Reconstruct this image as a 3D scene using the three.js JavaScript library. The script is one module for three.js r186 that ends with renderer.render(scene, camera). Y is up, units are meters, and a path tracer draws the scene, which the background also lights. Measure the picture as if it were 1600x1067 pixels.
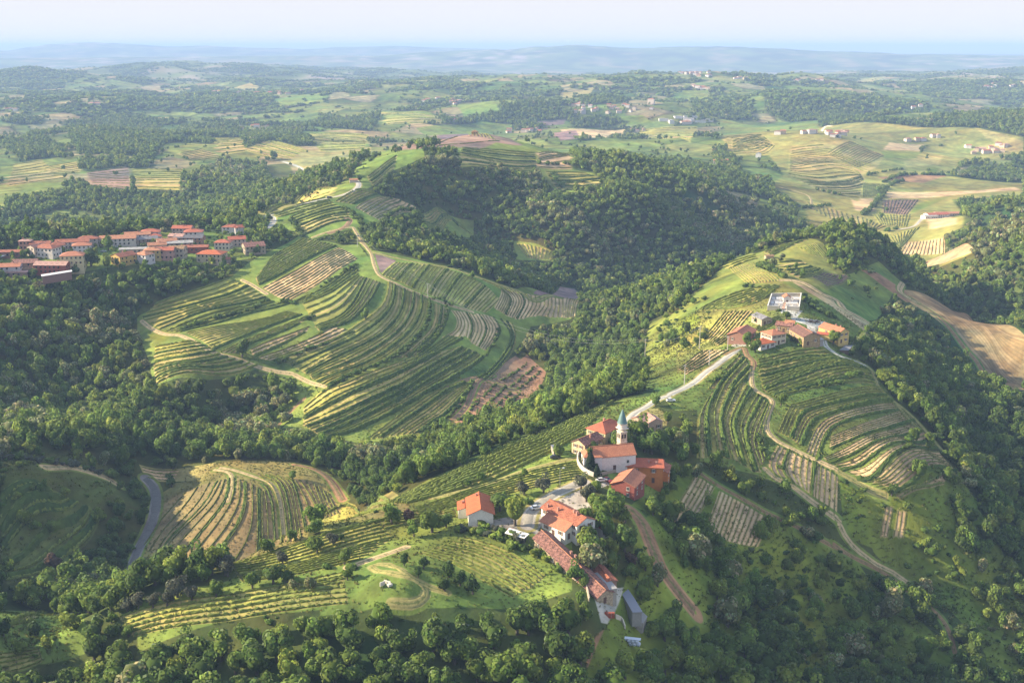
import * as THREE from 'three';
import { mergeGeometries } from 'three/addons/utils/BufferGeometryUtils.js';

// ------------------------------------------------------------------ camera, sky, sun, air, exposure
const scene = new THREE.Scene();
const FOCAL = 1716, CAM_H = 160, PITCH = 15.05 * Math.PI / 180;
const camera = new THREE.PerspectiveCamera(2 * Math.atan(533.5 / FOCAL) * 180 / Math.PI, 1600 / 1067, 5, 90000);
camera.position.set(0, CAM_H, 0);
camera.rotation.x = -PITCH;
const renderer = new THREE.WebGLRenderer({ antialias: true });
renderer.setSize(1024, 682);
renderer.toneMapping = THREE.LinearToneMapping;
renderer.toneMappingExposure = 2.85;
renderer.shadowMap.enabled = true;
renderer.shadowMap.type = THREE.PCFSoftShadowMap;

const SUN_EL = 25 * Math.PI / 180, SUN_FWD = 4 * Math.PI / 180;      // low sun from the left, a little beyond
const sunDir = new THREE.Vector3(-Math.cos(SUN_EL) * Math.cos(SUN_FWD), Math.sin(SUN_EL), -Math.cos(SUN_EL) * Math.sin(SUN_FWD));
const sun = new THREE.DirectionalLight(new THREE.Color(1.0, 0.87, 0.65), 4.5);
sun.position.copy(sunDir).multiplyScalar(3000).add(new THREE.Vector3(0, 0, -700));
sun.target.position.set(0, 0, -700);
sun.castShadow = true;
Object.assign(sun.shadow.camera, { left: -900, right: 900, top: 900, bottom: -900, near: 500, far: 6000 });
sun.shadow.mapSize.set(4096, 4096);
scene.add(sun, sun.target);

{ // clear hazy evening sky: pale at the horizon, whiter towards the sun, blue above
  const w = 512, h = 256, data = new Float32Array(w * h * 4), d = new THREE.Vector3();
  for (let j = 0; j < h; j++) for (let i = 0; i < w; i++) {
    const el = ((j + 0.5) / h - 0.5) * Math.PI, az = ((i + 0.5) / w - 0.5) * 2 * Math.PI;
    d.set(Math.cos(el) * Math.cos(az), Math.sin(el), Math.cos(el) * Math.sin(az));
    const e = Math.max(0, d.y), up = Math.pow(e, 0.55), glow = Math.pow(Math.max(0, d.dot(sunDir)), 5);
    const k = (j * w + i) * 4, low = Math.exp(-e / 0.022);
    data[k] = 0.365 * (1 - up) + 0.165 * up + 0.12 * glow - 0.05 * low;
    data[k + 1] = 0.34 * (1 - up) + 0.24 * up + 0.105 * glow - 0.015 * low;
    data[k + 2] = 0.328 * (1 - up) + 0.38 * up + 0.08 * glow + 0.02 * low;
    data[k + 3] = 1;
  }
  const sky = new THREE.DataTexture(data, w, h, THREE.RGBAFormat, THREE.FloatType);
  sky.mapping = THREE.EquirectangularReflectionMapping;
  sky.magFilter = sky.minFilter = THREE.LinearFilter;
  sky.needsUpdate = true;
  scene.background = sky;
  scene.environment = sky;
}
scene.fog = new THREE.FogExp2(new THREE.Color(0.45, 0.64, 0.98), 0.000098);

// ------------------------------------------------------------------ small helpers
let seedState = 20240611;
function rnd() { seedState = (seedState + 0x6d2b79f5) | 0; let t = Math.imul(seedState ^ (seedState >>> 15), 1 | seedState); t = (t + Math.imul(t ^ (t >>> 7), 61 | t)) ^ t; return ((t ^ (t >>> 14)) >>> 0) / 4294967296; }
const R = (a, b) => a + (b - a) * rnd();
const pick = (a) => a[Math.floor(rnd() * a.length)];
const clamp = (x, a, b) => Math.min(b, Math.max(a, x));
const smooth = (a, b, x) => { const t = clamp((x - a) / (b - a), 0, 1); return t * t * (3 - 2 * t); };
const lerp = (a, b, t) => a + (b - a) * t;
function hash(i, j) { let h = Math.imul(i, 374761393) + Math.imul(j, 668265263) | 0; h = Math.imul(h ^ (h >>> 13), 1274126177); return ((h ^ (h >>> 16)) >>> 0) / 4294967296; }
function vnoise(x, y) {
  const i = Math.floor(x), j = Math.floor(y), fx = x - i, fy = y - j, u = fx * fx * (3 - 2 * fx), v = fy * fy * (3 - 2 * fy);
  return lerp(lerp(hash(i, j), hash(i + 1, j), u), lerp(hash(i, j + 1), hash(i + 1, j + 1), u), v) * 2 - 1;
}
const fbm = (x, y, n = 4) => { let s = 0, a = 0.5; for (let k = 0; k < n; k++) { s += a * vnoise(x, y); x = x * 2.03 + 17.1; y = y * 2.03 - 9.7; a *= 0.5; } return s; };
const used = new Map();
function numbered(name) { const n = used.get(name) ?? 0; used.set(name, n + 1); return n ? name + '_' + String(n).padStart(3, '0') : name; }
function shade(o) { o.traverse((m) => { if (m.isMesh) { m.castShadow = true; m.receiveShadow = true; } }); return o; }
function addThing(o, name, label, category, group) { o.name = numbered(name); o.userData = { label, category }; if (group) o.userData.group = group; scene.add(o); return o; }
function addSetting(o, name, kind = 'structure', label) { o.name = numbered(name); o.userData.kind = kind; if (label) o.userData.label = label; scene.add(o); return o; }
function part(name, geo, mat, parent) { const m = new THREE.Mesh(geo, mat); m.name = name; parent.add(m); return m; }

// ------------------------------------------------------------------ relief
// A ray of the photograph's lens; used to survey heights and places on the ground.
const cp = Math.cos(PITCH), sp = Math.sin(PITCH);
function ray(px, py) { const x = (px - 800) / FOCAL, y = -(py - 533.5) / FOCAL; return [x, y * cp - sp, -y * sp - cp]; }
const azOf = (px) => Math.atan2((px - 800) / FOCAL, cp);

const survey = [];                                                     // [azimuth, ln distance, height]
// spots seen in the photograph: x, y, height above the hamlet ridge
const spots = `
100,960,-15 560,890,-2 640,908,0 800,830,0 745,805,-1 870,790,1 950,720,3 990,670,3 1040,620,2 1100,585,3 1150,550,4 1225,478,12 1190,415,8 1270,388,12 1340,368,8 1290,440,8
1170,500,7 1290,520,5 1130,520,0 600,765,-12 640,710,-44 560,685,-53 500,712,-49 450,835,-12 600,780,-14 700,722,-17 800,682,-12 870,650,-8 980,625,-1 1040,560,-8 1060,520,-12
720,800,-2 700,870,-2 800,880,-5 560,930,-4 640,955,-6
575,400,5 640,430,-2 740,432,-9 820,455,-22 905,470,-38 230,490,-17 340,550,-25 490,600,-39 440,660,-51 560,600,-35 700,600,-45 740,600,-47 840,600,-54 700,650,-54 400,480,-15 400,430,-1
480,380,8 560,500,-17 650,500,-23 680,470,-15 760,490,-27 330,480,-13 300,600,-34 250,560,-28 480,540,-26 620,560,-33 600,450,-5 830,520,-43
420,345,15 550,290,30 690,245,46 740,212,50 630,330,12 560,330,22 500,350,16 620,230,42 680,340,-8 720,360,-22 800,240,38 880,260,24 960,245,28
900,430,-56 900,380,-30 900,300,4 900,245,24 1000,300,10 1100,300,-2 1000,400,-48 1080,350,-32 1150,330,-30 1200,350,-42 1240,345,-48 800,330,-6 760,380,-32 860,340,-10
900,560,-50 850,625,-54 950,600,-30 1050,500,-14 1000,460,-22 1100,460,-1 1130,415,0 1000,520,-30 950,520,-42 920,480,-54 1140,440,5
1300,330,-52 1330,280,-47 1290,255,-32 1270,290,-44 1450,340,-60 1500,270,-55 1480,400,-62 1420,380,-60 1500,450,-38 1590,400,-6 1590,350,4 1530,400,-36 1400,470,-56 1470,480,-55 1520,500,-44 1590,530,-34 1600,590,-52 1540,520,-54 1480,330,-58 1400,250,-52
1350,560,-5 1420,560,-22 1500,600,-38 1540,700,-42 1590,800,-48 1590,900,-54 1590,1000,-62 1590,1060,-64 1400,520,-26 1400,600,-18
1170,560,2 1370,600,-5 1190,690,-6 1300,740,-14 1480,735,-19 1410,775,-20 1280,700,-9 1200,800,-20 1100,760,-11 1050,830,-13 1300,850,-34 1450,950,-50 1300,1000,-50 1570,1010,-60 1100,1000,-33 1040,900,-15 980,1000,-22 960,950,-11 1120,640,-1 1090,700,-4 1230,640,-3 1400,680,-12 1100,880,-22 1200,920,-36 930,870,-6 1010,800,-3 1400,860,-42
0,960,-22 100,1060,-30 100,1005,-28 500,960,-7 500,1060,-14 300,960,-11 300,1060,-20 700,960,-6 700,1060,-15 900,960,-9 900,1060,-18 1000,1060,-24 250,905,-10 400,880,-8 800,940,-7
200,890,-58 235,780,-54 230,750,-50 330,740,-41 500,738,-43 520,780,-47 300,800,-49 400,800,-45 240,860,-57 450,830,-52 540,750,-50 420,740,-41
150,735,-28 0,850,-46 100,800,-45 180,840,-58 60,740,-25 0,790,-30 150,780,-44 30,760,-26 0,690,-26 150,700,-30 60,700,-26 240,720,-40
100,660,-52 100,600,-42 100,520,-20 100,460,-5 100,432,5 200,430,4 100,400,12 30,404,12 200,380,13 0,380,12 39,372,14 110,367,14 180,361,15 240,355,15 300,349,16 362,334,17 386,327,17 300,390,10 380,340,13 350,370,11 300,440,-3 200,500,-20 200,620,-46 350,660,-56 300,360,13 420,370,9
100,340,-42 250,330,-46 320,320,-38 300,290,-26 450,270,-38 400,300,-30 100,290,-28 200,240,-22 100,200,-42 400,210,-46 600,220,-42 450,180,-36 300,150,-30 330,101,35 260,112,10 430,112,5 50,125,0 700,150,-2 560,160,-20 30,260,-30 550,190,-40
470,318,21 515,306,25 400,348,15 560,272,35 625,238,43 655,224,48 770,216,47 740,206,52 800,228,43 1250,378,16 1300,378,15 1220,382,13 1290,365,14 1340,362,12 1080,122,40 900,172,-22 1070,188,-48 1250,150,-8 1450,112,5 1400,200,-55 1550,240,-48 1590,312,-8 1540,330,-30 1590,215,-22 1300,222,-20 1500,182,-12 1000,150,-10 1000,200,-45 850,215,-25 1150,215,-35 1180,250,-38 1130,255,-25 800,190,-30 1320,170,-14 1350,130,-10`;
for (const t of spots.trim().split(/\s+/)) {
  const [px, py, h] = t.split(',').map(Number), d = ray(px, py), k = (h - CAM_H) / d[1];
  survey.push([Math.atan2(d[0], -d[2]), Math.log(k * Math.hypot(d[0], d[2])), h]);
}
// ground that the photograph does not show: x of the photograph, distance, height
const hidden = `
100,395,-40 300,395,-46 0,400,-40 450,408,-40 550,430,-38 100,1000,-28 250,1010,-36 0,960,-22 400,1060,-30 1200,960,-40 1300,1010,-52 1120,940,-38 1350,1080,-58 700,1500,10 600,1500,0 800,1700,0 900,1800,-15
100,230,-34 500,230,-22 900,230,-30 1300,260,-60 1600,250,-68 100,150,-36 500,150,-30 900,150,-38 1300,150,-60 1700,330,-66 -100,450,-38 -100,800,10 -150,320,-24 1700,700,-40 1700,900,0 1600,1100,-20 1700,1400,-20
-200,1300,-40 1800,600,-40 -300,500,-36 1900,420,-66 0,7000,-60 330,10500,-70 700,6000,-40 1080,6500,-60 1500,11000,-90 1200,8000,-80 800,9000,-85 -100,9000,-70 0,14000,-105 400,14000,-105 800,14000,-105 1200,14000,-105 1600,14000,-105
0,24000,-96 400,24000,-96 800,24000,-96 1200,24000,-96 1600,24000,-96 0,45000,-62 400,45000,-62 800,45000,-62 1200,45000,-62 1600,45000,-62 -300,30000,-90 1900,30000,-90 -300,3000,-40 1900,3000,-40 -300,8000,-70 1900,8000,-80`;
for (const t of hidden.trim().split(/\s+/)) { const [px, D, h] = t.split(',').map(Number); survey.push([azOf(px), Math.log(D), h]); }
const kernel = (a, b) => Math.sqrt((a[0] - b[0]) ** 2 + (a[1] - b[1]) ** 2 + 0.0012);
const weights = (() => {                                               // a smooth sheet through all surveyed heights
  const n = survey.length, m = n + 1, A = Array.from({ length: m }, () => new Float64Array(m + 1));
  for (let i = 0; i < n; i++) { for (let j = 0; j < n; j++) A[i][j] = kernel(survey[i], survey[j]); A[i][i] -= 0.0025; A[i][n] = A[n][i] = 1; A[i][m] = survey[i][2]; }
  for (let c = 0; c < m; c++) {
    let p = c; for (let r = c + 1; r < m; r++) if (Math.abs(A[r][c]) > Math.abs(A[p][c])) p = r;
    [A[c], A[p]] = [A[p], A[c]];
    for (let r = c + 1; r < m; r++) { const f = A[r][c] / A[c][c]; if (f) for (let k = c; k <= m; k++) A[r][k] -= f * A[c][k]; }
  }
  const w = new Float64Array(m);
  for (let r = m - 1; r >= 0; r--) { let s = A[r][m]; for (let k = r + 1; k < m; k++) s -= A[r][k] * w[k]; w[r] = s / A[r][r]; }
  return w;
})();
const S0 = -0.78, S1 = 0.78, T0 = Math.log(90), T1 = Math.log(46000), NS = 280, NT = 520;
const sheet = new Float32Array(NS * NT);
for (let j = 0; j < NT; j++) for (let i = 0; i < NS; i++) {
  const q = [S0 + (S1 - S0) * i / (NS - 1), T0 + (T1 - T0) * j / (NT - 1)];
  let s = weights[survey.length]; for (let k = 0; k < survey.length; k++) s += weights[k] * kernel(q, survey[k]);
  sheet[j * NS + i] = s;
}
const cub = (a, b, c, d, t) => b + 0.5 * t * (c - a + t * (2 * a - 5 * b + 4 * c - d + t * (3 * (b - c) + d - a)));
function sheetAt(s, t) {
  const u = clamp((s - S0) / (S1 - S0) * (NS - 1), 1, NS - 2.001), v = clamp((t - T0) / (T1 - T0) * (NT - 1), 1, NT - 2.001), i = Math.floor(u), j = Math.floor(v), fu = u - i, fv = v - j;
  const row = (r) => { const k = r * NS + i; return cub(sheet[k - 1], sheet[k], sheet[k + 1], sheet[k + 2], fu); };
  return cub(row(j - 1), row(j), row(j + 1), row(j + 2), fv);
}
// mountains along the horizon: [x, y] of their crest line in the photograph, distance, depth of the range
const ranges = [
  [18000, 2000, [[-400, 84], [0, 80], [60, 78], [100, 73], [130, 69], [180, 66.5], [240, 69], [300, 72], [350, 71], [420, 74], [500, 76], [560, 73], [620, 71.5], [660, 73], [740, 75.5], [820, 77], [1000, 82], [2000, 84]]],
  [13500, 1300, [[-400, 90], [600, 86], [700, 80], [780, 77], [850, 72], [895, 69.5], [930, 71.5], [965, 75], [1040, 72.5], [1110, 73], [1180, 76], [1280, 79], [1400, 84], [2000, 90]]],
].map(([D, w, line]) => ({ D, w, az: line.map((p) => azOf(p[0])), h: line.map((p) => CAM_H + (72.1 - p[1]) / FOCAL * D + 104) }));
function rangeHeight(s, D) {
  let h = 0;
  for (const r of ranges) {
    const q = (D - r.D) / r.w; if (q < -3 || q > 3) continue;
    let i = 0; while (i < r.az.length - 2 && s > r.az[i + 1]) i++;
    const t = clamp((s - r.az[i]) / (r.az[i + 1] - r.az[i]), 0, 1), top = lerp(r.h[i], r.h[i + 1], t * t * (3 - 2 * t));
    h += Math.max(0, top) * Math.exp(-q * q) * (1 + 0.06 * fbm(s * 60, q * 3));
  }
  return h;
}
let mound = null;                                                      // the round mound with the monument
function H(x, z) {
  const D = Math.hypot(x, z), s = Math.atan2(x, -z);
  let h = sheetAt(s, Math.log(D)) + 0.5 * fbm(x / 23, z / 23, 3);
  const f = smooth(1350, 3200, D) * (1 - smooth(9000, 13000, D));
  if (f > 0) h += f * (62 * fbm(x / 800 + 5, z / 800, 4) + 52 * (0.35 - Math.abs(fbm(x / 1700 + 31, z / 1300, 3))) + 30 * fbm(x / 310 + 2, z / 310 + 8, 2));
  if (D > 9000) h += rangeHeight(s, D);
  if (mound) { const q = Math.hypot(x - mound.x, z - mound.z); if (q < 16) h += 2.6 * smooth(13, 3, q); }
  return h;
}
const Hv = (p) => H(p.x, p.z);
function at(px, py) {                                                  // the ground point that the photograph shows at a pixel
  const d = ray(px, py), hyp = Math.hypot(d[0], d[2]);
  let k0 = 150 / hyp, k = k0;
  const below = (k) => CAM_H + d[1] * k < H(d[0] * k, d[2] * k);
  while (k * hyp < 42000 && !below(k)) { k0 = k; k *= 1.006; }
  for (let i = 0; i < 14; i++) { const m = (k0 + k) / 2; if (below(m)) k = m; else k0 = m; }
  return new THREE.Vector3(d[0] * k, H(d[0] * k, d[2] * k), d[2] * k);
}
function atHeight(px, py, above) {                                     // the point at a pixel that is so far above the ground below it
  const d = ray(px, py); let y = at(px, py).y;
  let p;
  for (let i = 0; i < 12; i++) { const k = (y + above - CAM_H) / d[1]; p = new THREE.Vector3(d[0] * k, y, d[2] * k); y = lerp(y, H(p.x, p.z), 0.7); }
  return p.setY(H(p.x, p.z));
}
mound = at(612, 922);
// plans traced over enlarged parts of the photograph: corner of the part and its enlargement
const PARTS = { A: [200, 360], B: [400, 460], C: [560, 370], D: [380, 200], E: [1040, 540], F: [1160, 600], G: [0, 680], H: [200, 680], I: [0, 827], J: [340, 787], K: [600, 600], L: [960, 740], M: [1240, 827], N: [1060, 360], O: [1100, 180, 3.2], Q: [640, 187, 3.476], P: [0, 0, 1], S: [500, 600, 2.285], U: [1060, 250, 2.963], V: [530, 250, 2.963], W: [0, 250, 2.963], X: [870, 620, 6.279], Y: [700, 740, 6.154], Z: [830, 800, 4.85], T: [1120, 440, 6.957], R: [0, 350, 8], RR: [160, 320, 5.926], TL: [0, 0, 2], TR: [800, 0, 2] };
const pixels = (k, str) => { const [ox, oy, sc = 4.4444] = PARTS[k]; return str.trim().split(/\s+/).map((t) => { const [x, y] = t.split(',').map(Number); return [ox + x / sc, oy + y / sc]; }); };
const ground = (k, str) => pixels(k, str).map(([x, y]) => at(x, y));
// ------------------------------------------------------------------ vineyards
// Each is traced by a few guide rows; the rows between them are spaced evenly on the ground.
// kind: what grows between the rows (hollow: also darkened for shade); banks: terrace banks, as a share of the way across; rows: how many
const fields = [];
function field(k, guides, rows, kind, label, o = {}) { fields.push({ k, guides: guides.map((g) => ground(k, g)), rows, kind, label, banks: o.banks ?? [], h: o.h ?? 1.7, w: o.w ?? 0.75, far: !!o.far, gap: o.gap ?? 0.12, skip: o.skip, tall: o.tall ?? 1.2, bare: !!o.bare, group: 'vine rows of the ' + label }); }
// slope below the village on the left
field('A', ['1225,50 1060,145 950,250', '1330,75 1130,195 890,330', '1440,105 1110,275 905,378'], 11, 'green', 'upper vineyard under the brown-roofed village house', { banks: [1] });
field('A', ['1462,118 1185,268 935,402', '1530,150 1270,310 1020,450', '1590,195 1350,350 1110,490'], 10, 'soil', 'slanting vineyard below the village track');
field('A', ['700,335 480,415 180,520', '850,392 500,510 90,612', '955,462 500,572 215,688'], 8, 'grass', 'pale grassy vineyard at the left edge of the terraced hill', { banks: [0.45, 1], w: 0.6 });
field('A', ['1100,560 800,640 400,712', '1200,582 900,690 580,818'], 10, 'green', 'finely striped vineyard above the lone round tree', { banks: [1.06] });
field('A', ['1330,562 1200,612 900,728 640,848', '1195,642 900,762 745,850'], 4, 'green', 'narrow terrace above the lone round tree', { banks: [1.1] });
field('A', ['1260,668 1000,762 850,828', '1230,702 1050,792 870,868'], 3, 'soil', 'bare strip of terrace right of the lone round tree', { banks: [1.15] });
field('A', ['1420,672 1240,762 910,882', '1560,698 1380,772 1000,902'], 4, 'soil', 'brown terrace with a bushy edge on the central hill', { banks: [1.1] });
field('A', ['1590,312 1400,432 1210,512', '1655,330 1560,500 1460,600 1300,665', '1749,364 1669,494 1529,634 1329,694'], 9, 'green', 'curving upper rows under the hill crossroads', { banks: [0.5, 1] });
field('B', ['925,-90 890,60 705,215 480,345 150,440', '995,-50 965,110 800,285 560,395 320,535', '1070,-25 1045,120 900,295 640,440 375,562', '1135,-5 1112,150 950,335 700,490 400,600', '1195,20 1178,170 1010,370 780,500 480,635'], 15, 'green', 'long curving terraces of the central hill', { banks: [0.14, 0.36, 0.6, 0.82, 1.04] });
field('B', ['1240,60 1230,200 1100,350 990,440', '1340,100 1290,250 1120,430'], 5, 'green', 'overgrown terrace on the shoulder of the central hill', { banks: [0.5, 1], gap: 0.3, w: 1.1 });
field('C', ['652,512 690,570 680,640 595,700', '720,520 762,600 750,690', '790,530 832,630 790,740', '860,540 912,640 850,772', '930,555 978,650 890,792'], 13, 'soil', 'brown terraces curving round the nose of the central hill', { banks: [0.36, 0.68, 1.03] });
field('C', ['990,570 1062,680 1020,800 900,940 830,982', '1070,600 1092,690 1060,810 900,995'], 5, 'green', 'outermost curved rows above the bare soil terraces', { banks: [0, 0.55] });
field('B', ['1040,455 830,528 640,610 480,672 330,790', '1420,362 1180,510 830,700 330,912', '1500,392 1200,560 900,740 420,962', '1572,425 1400,545 1190,662 900,830 480,992'], 15, 'green', 'broad green terraces at the foot of the central hill', { banks: [0.2, 0.4, 0.62, 0.8, 1.05], tall: 1.7 });
field('B', ['1440,602 1250,672 980,850 760,1008', '1500,640 1300,832 1100,965'], 9, 'green', 'lowest green vineyard beside the valley wood', { banks: [0.3, 1.05], tall: 1.7 });
field('C', ['265,178 165,268', '520,200 400,372', '770,275 640,452'], 22, 'green', 'slanting rows above the hill track', { banks: [0.22, 0.45, 0.7, 0.9] });
field('C', ['800,292 645,458', '900,352 760,500', '978,432 880,525'], 11, 'green', 'short rows below the slanting vineyard', { banks: [0.4], gap: 0.1 });
field('C', ['860,300 1000,372 955,500', '980,350 1060,430 1020,540', '1130,392 1155,460 1100,570', '1290,416 1290,480 1240,545', '1420,432 1422,558', '1580,440 1490,556'], 26, 'soil', 'fan of curved rows at the hollow of the ridge', { banks: [0.2, 0.4] });
field('A', ['470,772 300,792 185,812', '640,862 420,905 180,950', '900,935 600,1000 200,1062'], 11, 'green', 'dark-banked terraces beside the left wood', { banks: [0.2, 0.4, 0.6, 0.8] });
field('B', ['1325,285 1200,380 1075,472', '1425,300 1300,372 1150,472'], 4, 'turf', 'grassy terraces below the nose of the central hill', { banks: [1.1] });
field('A', ['960,482 700,545 480,612 260,702', '1110,512 860,572 620,642 360,706'], 4, 'turf', 'scrubby terrace across the central hill', { gap: 0.3, banks: [1] });
field('A', ['1590,235 1400,372 1150,500', '1600,300 1420,422 1215,508'], 4, 'turf', 'overgrown strip below the slanting vineyard', { gap: 0.3 });
field('S', ['0,478 120,445 250,425', '0,545 150,505 290,474'], 4, 'grass', 'short rows left of the crest trees');
field('J', ['560,545 760,500 900,470', '600,572 780,542 880,522'], 3, 'grass', 'short rows above the trellised vineyard', { gap: 0.25 });
field('K', ['0,915 200,890 480,880', '0,1010 250,960 500,920'], 5, 'grass', 'rows beside the white house garden', { gap: 0.2 });
// ridge towards the second hilltop
field('D', ['780,555 850,510 960,475', '870,602 950,552 1070,490', '950,640 1080,592 1190,545'], 9, 'soil', 'brown banded terrace above the dark wood', { banks: [0.35, 0.6, 0.85] });
field('D', ['320,620 480,560 620,520', '380,662 560,602 720,575', '420,742 600,662 740,640'], 8, 'green', 'small terraces under the white ridge road', { banks: [0.3, 0.6, 1] });
field('D', ['215,600 400,540 600,500', '240,620 420,570 620,515'], 3, 'grass', 'strip of vines along the white ridge road');
field('D', ['640,510 760,440 860,425', '760,530 860,480 930,455'], 5, 'green', 'vines beside the bend of the ridge road', { banks: [1] });
field('D', ['1240,602 1330,560 1410,590', '1290,690 1420,650 1590,740'], 10, 'green', 'vineyard enclosed by the dark wood', { banks: [0.5] });
field('Q', ['590,672 640,750', '690,690 690,755', '790,720 765,758'], 10, 'green', 'little vineyard clearing in the valley wood');
field('Q', ['285,152 480,165 680,182', '275,245 500,262 690,262'], 8, 'green', 'terraces on the brow of the wooded hill', { banks: [0.3, 0.6, 0.9], far: true });
field('Q', ['700,182 860,187', '700,255 880,260'], 6, 'soil', 'brown terraces on the brow of the wooded hill', { banks: [0.5], far: true });
field('Q', ['740,282 850,285 960,290', '770,330 900,335 1040,320', '805,378 930,380 1092,368'], 8, 'green', 'terraces cut into the wooded hill', { banks: [0.25, 0.5, 0.75, 1], far: true });
field('Q', ['40,135 160,100 330,88', '150,142 300,130 490,115'], 9, 'plum', 'purple-brown vineyard on the far hilltop', { far: true });
// fields right of the church road
field('E', ['310,350 242,500 240,780', '430,212 330,432 350,770', '540,250 420,522 480,790', '640,332 520,562 600,868', '700,392 600,642 660,880', '738,412 672,622 690,780'], 14, 'green', 'steep curved terraces right of the church road', { banks: [0.12, 0.33, 0.52, 0.7], gap: 0.1, w: 0.9 });
field('E', ['522,58 300,302', '562,102 400,292', '600,172 480,302'], 5, 'green', 'short terraces beside the road junction', { banks: [0.3, 0.8] });
field('E', ['640,102 850,52 1110,20', '640,152 900,102 1190,92', '660,230 880,172 1300,108', '680,302 900,212 1390,152', '720,342 950,272 1430,202', '760,362 900,322 1462,262'], 15, 'green', 'horizontal terraces below the cemetery hamlet', { banks: [0.17, 0.36, 0.63, 0.92] });
field('E', ['785,600 872,422 962,392 1500,292', '870,642 952,472 1150,402 1540,345', '935,690 1015,522 1180,452 1585,375'], 8, 'green', 'terraces that bend round the knoll', { banks: [0.52, 1.05] });
field('E', ['980,742 1062,562 1205,472 1600,402', '1040,790 1122,592 1250,512 1620,440'], 6, 'soil', 'tan terrace that bends round the knoll', { banks: [1.2] });
field('F', ['620,362 800,290 1130,182', '612,442 850,340 1190,242'], 6, 'soil', 'first tan terrace of the big bare vineyard', { banks: [1.12] });
field('F', ['572,512 850,372 1210,272', '592,542 900,402 1240,312'], 4, 'soil', 'second tan terrace of the big bare vineyard', { banks: [1.2] });
field('F', ['622,562 900,432 1260,332', '680,592 950,452 1310,382'], 5, 'soil', 'third tan terrace of the big bare vineyard', { banks: [1.18] });
field('F', ['730,612 1000,472 1330,412', '780,642 1000,522 1350,432'], 3, 'soil', 'narrow tan terrace of the big bare vineyard', { banks: [1.3] });
field('F', ['800,652 1050,542 1370,472', '1000,750 1200,642 1480,602'], 10, 'soil', 'lowest broad terrace of the big bare vineyard', { banks: [1.08] });
field('F', ['1080,772 1300,682 1480,627', '1100,790 1300,712 1400,690'], 2, 'soil', 'corner strip at the foot of the big bare vineyard');
field('F', ['262,432 202,560 242,660', '352,462 322,600 392,712', '482,522 462,752', '542,562 525,812', '650,622 640,915'], 14, 'soil', 'reddish vineyard below the bending terraces', { banks: [0.18, 0.6] });
field('F', ['1000,852 962,1060', '1048,860 1010,1060'], 4, 'soil', 'small steep vineyard above the right path');
field('F', ['1085,880 1055,1060', '1140,892 1120,1060'], 4, 'soil', 'second small steep vineyard above the right path');
field('L', ['560,22 372,318', '708,62 535,362'], 9, 'soil', 'shaded vineyard behind the orange house', { h: 1.3 });
field('L', ['742,125 640,400', '900,195 800,470', '1088,282 985,505'], 12, 'soil', 'reddish vineyard below the orange house', { h: 1.3 });
// foreground ridge
field('K', ['20,832 260,722 560,582 850,432 1200,302 1590,120', '150,832 520,732 800,642 1150,472 1395,335'], 9, 'grass', 'ridge-top vineyard behind the white house', { w: 0.85 });
field('K', ['200,862 520,762 850,655 1335,545', '240,900 520,842 900,752 1385,655'], 9, 'grass', 'vineyard between the white house and the church', { w: 0.85 });
field('J', ['95,420 450,320 700,230 1080,112', '130,492 500,430 830,335 1225,232', '170,540 540,490 880,412 1010,385'], 13, 'grass', 'sunny vineyard along the front ridge', { gap: 0.08 });
field('P', ['187,964 340,931 441,915 536,904', '209,993 340,971 407,960 542,942'], 6, 'grass', 'trellised vineyard above the front wood', { gap: 0.25 });
field('S', ['515,547 680,602 805,685', '430,580 600,625 760,722', '352,602 500,652 690,760'], 10, 'grass', 'vineyard beside the round mound');
field('I', ['-60,870 120,850 260,832', '-60,1010 100,980 285,912'], 5, 'grass', 'few rows in the bottom left corner', { gap: 0.25 });
field('I', ['20,640 140,615 250,592', '40,675 160,650 240,635'], 3, 'grass', 'short rows left of the front trees', { gap: 0.3 });
// hollow at the left
field('H', ['400,392 250,560 110,762', '640,312 540,482 300,722 200,882', '722,292 692,482 450,802 330,920', '850,332 840,572 700,802 580,900', '950,402 952,702 900,812', '900,272 1062,482 1092,742', '1000,272 1150,482 1212,722', '1150,302 1260,452 1285,522', '1290,332 1385,572', '1380,402 1455,542'], 27, 'hollow', 'terraced hollow by the asphalt lane', { banks: [0.1, 0.2, 0.3, 0.4, 0.5, 0.62, 0.74], tall: 0.7, w: 0.6 });  // soil tone darkened in place of the shade lying here
field('G', ['0,430 250,330', '0,620 400,400', '0,820 560,470', '40,1010 680,560'], 9, 'turf', 'shaded terraces on the slope left of the asphalt lane', { banks: [0.05, 0.22, 0.4, 0.58, 0.76, 0.95], gap: 0.2, tall: 1.9 });  // dark turf paint puts the shade of this slope into the ground colour
field('G', ['985,222 1240,242', '1010,288 1200,308'], 4, 'soil', 'tiny vineyard above the asphalt lane', { gap: 0.3 });
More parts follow.
